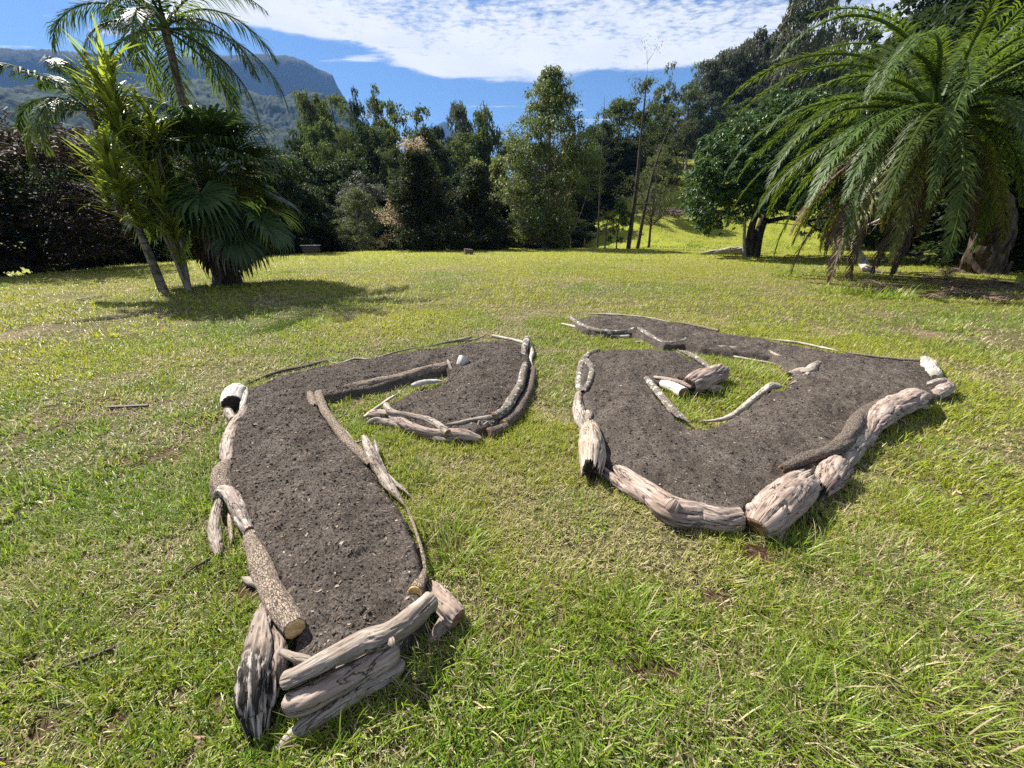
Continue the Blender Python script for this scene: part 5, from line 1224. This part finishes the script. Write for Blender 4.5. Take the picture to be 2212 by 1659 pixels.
for px, py, half, Y in [(1300, 405, 34, 70), (1345, 400, 34, 74), (1260, 430, 34, 60)]:
    forest(px, py, half, Y, 'round', 'lf_dark', 'dark bush along the lower edge of the forest beside the meadow', 'bushes at the meadow\'s edge', name='shrub', minh=2)
# -- far right: dark trees behind the date palm
GF = 'dark trees behind the date palm'; LF = 'dark dense tree behind the date palm\'s trunk and fronds'
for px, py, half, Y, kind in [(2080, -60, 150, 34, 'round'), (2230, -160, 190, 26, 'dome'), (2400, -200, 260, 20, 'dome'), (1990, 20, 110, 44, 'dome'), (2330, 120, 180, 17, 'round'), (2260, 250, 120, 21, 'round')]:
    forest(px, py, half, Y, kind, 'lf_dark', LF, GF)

# ------------------------------------------------------------------ small things on the lawn
def box_part(name, c, d, mat, parent, rz=0, bev=.01, seed=0):
    import bmesh
    bm = bmesh.new(); bmesh.ops.create_cube(bm, size=1)
    bmesh.ops.scale(bm, vec=d, verts=bm.verts); bmesh.ops.bevel(bm, geom=bm.edges[:], offset=bev, segments=2, affect='EDGES')
    bmesh.ops.rotate(bm, cent=(0, 0, 0), matrix=Matrix.Rotation(rz, 3, 'Z'), verts=bm.verts); bmesh.ops.translate(bm, vec=c, verts=bm.verts)
    me = bpy.data.meshes.new(name); bm.to_mesh(me); bm.free(); me.materials.append(mat); return link(name, me, parent)
def plain(name, col, rough=.7):
    m, t, o = newmat(name); n = t.noise(t.add('ShaderNodeTexCoord').outputs['Object'], 3, 4, .6)
    p = principled(t, t.mix(n, tuple(c * .7 for c in col), col), rough, .3); t.l.new(p.outputs[0], o.inputs[0]); return m
M['white_sheet'] = plain('white_sheet', (.85, .84, .80)); M['old_timber'] = plain('old_timber', (.12, .085, .06)); M['board'] = plain('weathered_board', (.08, .055, .042))
def bits():
    # small white-topped shelter at the tree line
    b = stand(675, 31); o = empty('trailer', b, 'low trailer with a white lid parked under the trees at the lawn\'s far edge', 'trailer', rz=.15)
    box_part('lid', (0, 0, .82), (1.25, .8, .05), M['white_sheet'], o); box_part('body', (0, 0, .55), (1.1, .7, .40), M['old_timber'], o, bev=.03)
    for s in (-1, 1):
        C = np.array([(-.15, s * .40, .28), (-.15, s * .36, .28)]); g = Geo(); V, q = tube(C, np.array([.26, .26]), 20); g.add(V, None, q)
        for e in (0, 1):
            rg = V[e * 20:(e + 1) * 20]; g.add(np.vstack([rg, rg.mean(0)]), [[k, (k + 1) % 20, 20] for k in range(20)])
        g.obj('wheel', M['old_timber'], o)
    # stump far out on the lawn
    b = G(1012, 549); b[2] = hz(b[0], b[1]); g = Geo(); C = np.array([(0, 0, -.1, .36), (0, 0, .05, .33), (0, 0, .22, .30), (0.01, 0, .34, .31)]); 
    V, q = tube(catmull(C, 14)[:, :3], catmull(C, 14)[:, 3][:, None] * (1 + .08 * vn(xyz(np.cos(np.linspace(0, 6.28, 24, endpoint=False)) * 2, np.sin(np.linspace(0, 6.28, 24, endpoint=False)) * 2, 0), 3))[None], 24)
    g.add(V, None, q); rg = V[-24:]; g.add(np.vstack([rg, rg.mean(0) - (0, 0, .01)]), [[k, (k + 1) % 24, 24] for k in range(24)])
    o = g.obj('tree_stump', M['old_timber']); o.location = b; tag(o, 'small dark cut stump alone on the far lawn', 'stump')
    # fallen log with torn root plate behind the mango tree
    b = stand(1560, 27.5); g = Geo(); W = lambda x, y: D(x, y, b[1]) - b
    K = np.array([[*W(1505, 535), .05], [*W(1530, 533), .14], [*W(1560, 531), .24], [*W(1590, 530), .30], [*W(1612, 530), .32]]); K[:, 2] = K[:, 3] * .6
    branch(g, catmull(K, 40), 'wood_grey', 55, ('taper', 'broken'), .1, .12)
    o = g.obj('fallen_log', M['wood_pale']); o.location = b; tag(o, 'long pale fallen log lying in the grass behind the glossy round tree', 'log')
    g = Geo(); r = np.random.default_rng(8); c = np.array([K[-1, 0] + .15, 0, .28])
    for k in range(26):
        a = r.uniform(0, 6.28); e = c + np.array([r.uniform(-.1, .2), math.cos(a) * r.uniform(.25, .5), math.sin(a) * r.uniform(.25, .5)]); V, q = tube(np.array([c - (.2, 0, 0), (c + e) / 2 + r.normal(0, .04, 3), e]), np.array([.1, .06, .015]), 6); g.add(V, None, q, gr=V)
    rt = g.obj('roots', M['bark_dark'], o)
    # weathered board and bark strips
    for (px, py, L, w, az, lab) in [(278, 880, .34, .03, .12, 'grey-brown board lying in the grass beyond the white log stub'), (195, 1428, .16, .012, .5, 'short dark strip of bark in the near grass'), (430, 1228, .10, .010, .9, 'curled dark bark flake in the grass beside the L-shaped bed')]:
        b = G(px, py); o = box_part('board' if L > .3 else 'bark_strip', (0, 0, 0), (L, w, .018), M['board'], None, az, .003); o.location = (b[0], b[1], hz(b[0], b[1]) + .018)
        o.rotation_euler = (.15, .02, 0); tag(o, lab, 'board' if L > .3 else 'bark')
    # fence posts in front of the trees
    for px, Y in [(1082, 39), (1098, 39.5), (1212, 39), (938, 38.5), (886, 38), (1150, 39.5), (1232, 40.5), (1262, 41)]:
        b = stand(px, Y); g = Geo(); V, q = tube(catmull(np.array([(0, 0, -.1), (.01, 0, .6), (0.02, 0, 1.25)]), 6), np.full(6, .06), 8); g.add(V, None, q); rg = V[-8:]; g.add(np.vstack([rg, rg.mean(0)]), [[k, (k + 1) % 8, 8] for k in range(8)])
        o = g.obj('fence_post', M['tk_dark']); o.location = b; tag(o, 'thin dark fence post below the trees at the lawn\'s far edge', 'fence post', 'fence posts below the trees')
    # dry fronds on the lawn and under the date palm
    mes = [frond(1.5, .05, .12, 60, .28, .010, 700 + k, vee=.1, hang=.1, tipdroop=.1).mesh('frond', M['lf_dead'], False) for k in range(3)]
    spots = [(165, 652, 'pale dry frond lying alone on the lawn in front of the palm clump', .55), (610, 590, 'dry frond scrap on the lawn behind the fan palm\'s shadow', .5)]
    r = np.random.default_rng(12)
    for px, py, lab, sc in spots:
        b = G(px, py); o = link('dry_frond', mes[0]); o.location = (b[0], b[1], hz(b[0], b[1]) + .04); o.scale = (sc,) * 3; o.rotation_euler = (0, 0, 3.0 * sc); tag(o, lab, 'dry frond')
    for k in range(22):
        px = r.uniform(1900, 2240); py = r.uniform(592, 640); b = G(px, py); o = link('dry_frond', mes[k % 3]); o.location = (b[0], b[1], hz(b[0], b[1]) + .03 + .06 * r.random()); o.scale = (r.uniform(.7, 1.4),) * 3
        o.rotation_euler = (r.normal(0, .2), r.normal(0, .06), r.uniform(0, 6.28)); tag(o, 'dry brown frond fallen in the shaded litter under the date palm', 'dry frond', 'fallen fronds under the date palm')
    # heap of brush on the meadow, and litter
    b = stand(1440, 64); g = Geo()
    for k in range(260):
        s0 = np.array([np.clip(r.normal(0, 1.9), -3.5, 3.5), np.clip(r.normal(0, .8), -1.5, 1.5), 0]); s0[2] = hz(b[0] + s0[0], b[1] + s0[1]) - b[2] + abs(r.normal(0, .3)); e = s0 + np.array([r.normal(0, 1), r.normal(0, .6), r.uniform(-.1, .45)])
        V, q = tube(np.array([s0, (s0 + e) / 2 + r.normal(0, .1, 3), e]), np.array([.06, .045, .015]), 4); g.add(V, None, q)
    o = g.obj('brush_pile', M['tk_grey']); o.location = b; g = None; tag(o, 'heap of dead brushwood on the meadow below the yellowish tree', 'brush pile')
bits()
# scattered dead leaves on the lawn
def leaf_litter(n, seed):
    r = np.random.default_rng(seed); rad = np.sqrt(r.uniform(.4 ** 2, 12 ** 2, n)); az = r.uniform(R(-58), R(58), n); x = np.sin(az) * rad; y = np.cos(az) * rad
    k = (sdf(BED_L, x, y) < -.05) & (sdf(BED_R, x, y) < -.05); x, y = x[k], y[k]; n = len(x); g = Geo()
    a = r.uniform(0, 6.28, n); d = xyz(np.cos(a), np.sin(a), r.normal(0, .3, n)); leaves(g, xyz(x, y, Hh(x, y) + r.uniform(.006, .022, n)), d, .045, .008, r, r.random(n), fold=.5)
    g.V = g.V; o = g.obj('leaf_litter', M['litter'], smooth=False); tag(o, kind='stuff')
m, t, o = newmat('dead_leaf'); col = t.ramp(t.attr('rnd'), [(0, (.05, .03, .02)), (.4, (.22, .14, .09)), (.8, (.34, .24, .16)), (1, (.58, .50, .40))]); p = principled(t, col, .6, .3); t.l.new(p.outputs[0], o.inputs[0]); M['litter'] = m
leaf_litter(800, 91)

# ------------------------------------------------------------------ air
def haze():
    import bmesh
    bm = bmesh.new(); bmesh.ops.create_cube(bm, size=1); me = bpy.data.meshes.new('haze')
    bmesh.ops.scale(bm, vec=(8800, 8800, 760), verts=bm.verts); bmesh.ops.translate(bm, vec=(0, 0, 760 / 2 - 30), verts=bm.verts); bm.to_mesh(me); bm.free()
    m = bpy.data.materials.new('haze'); m.use_nodes = True; t = NT(m.node_tree); t.n.clear(); o = t.add('ShaderNodeOutputMaterial')
    v_ = t.add('ShaderNodeVolumePrincipled'); v_.inputs['Color'].default_value = (.20, .40, .85, 1); v_.inputs['Density'].default_value = HAZE; v_.inputs['Anisotropy'].default_value = 0
    t.l.new(v_.outputs[0], o.inputs['Volume']); me.materials.append(m); ob = link('haze', me); tag(ob, kind='stuff')
HAZE = 0.00012
haze()
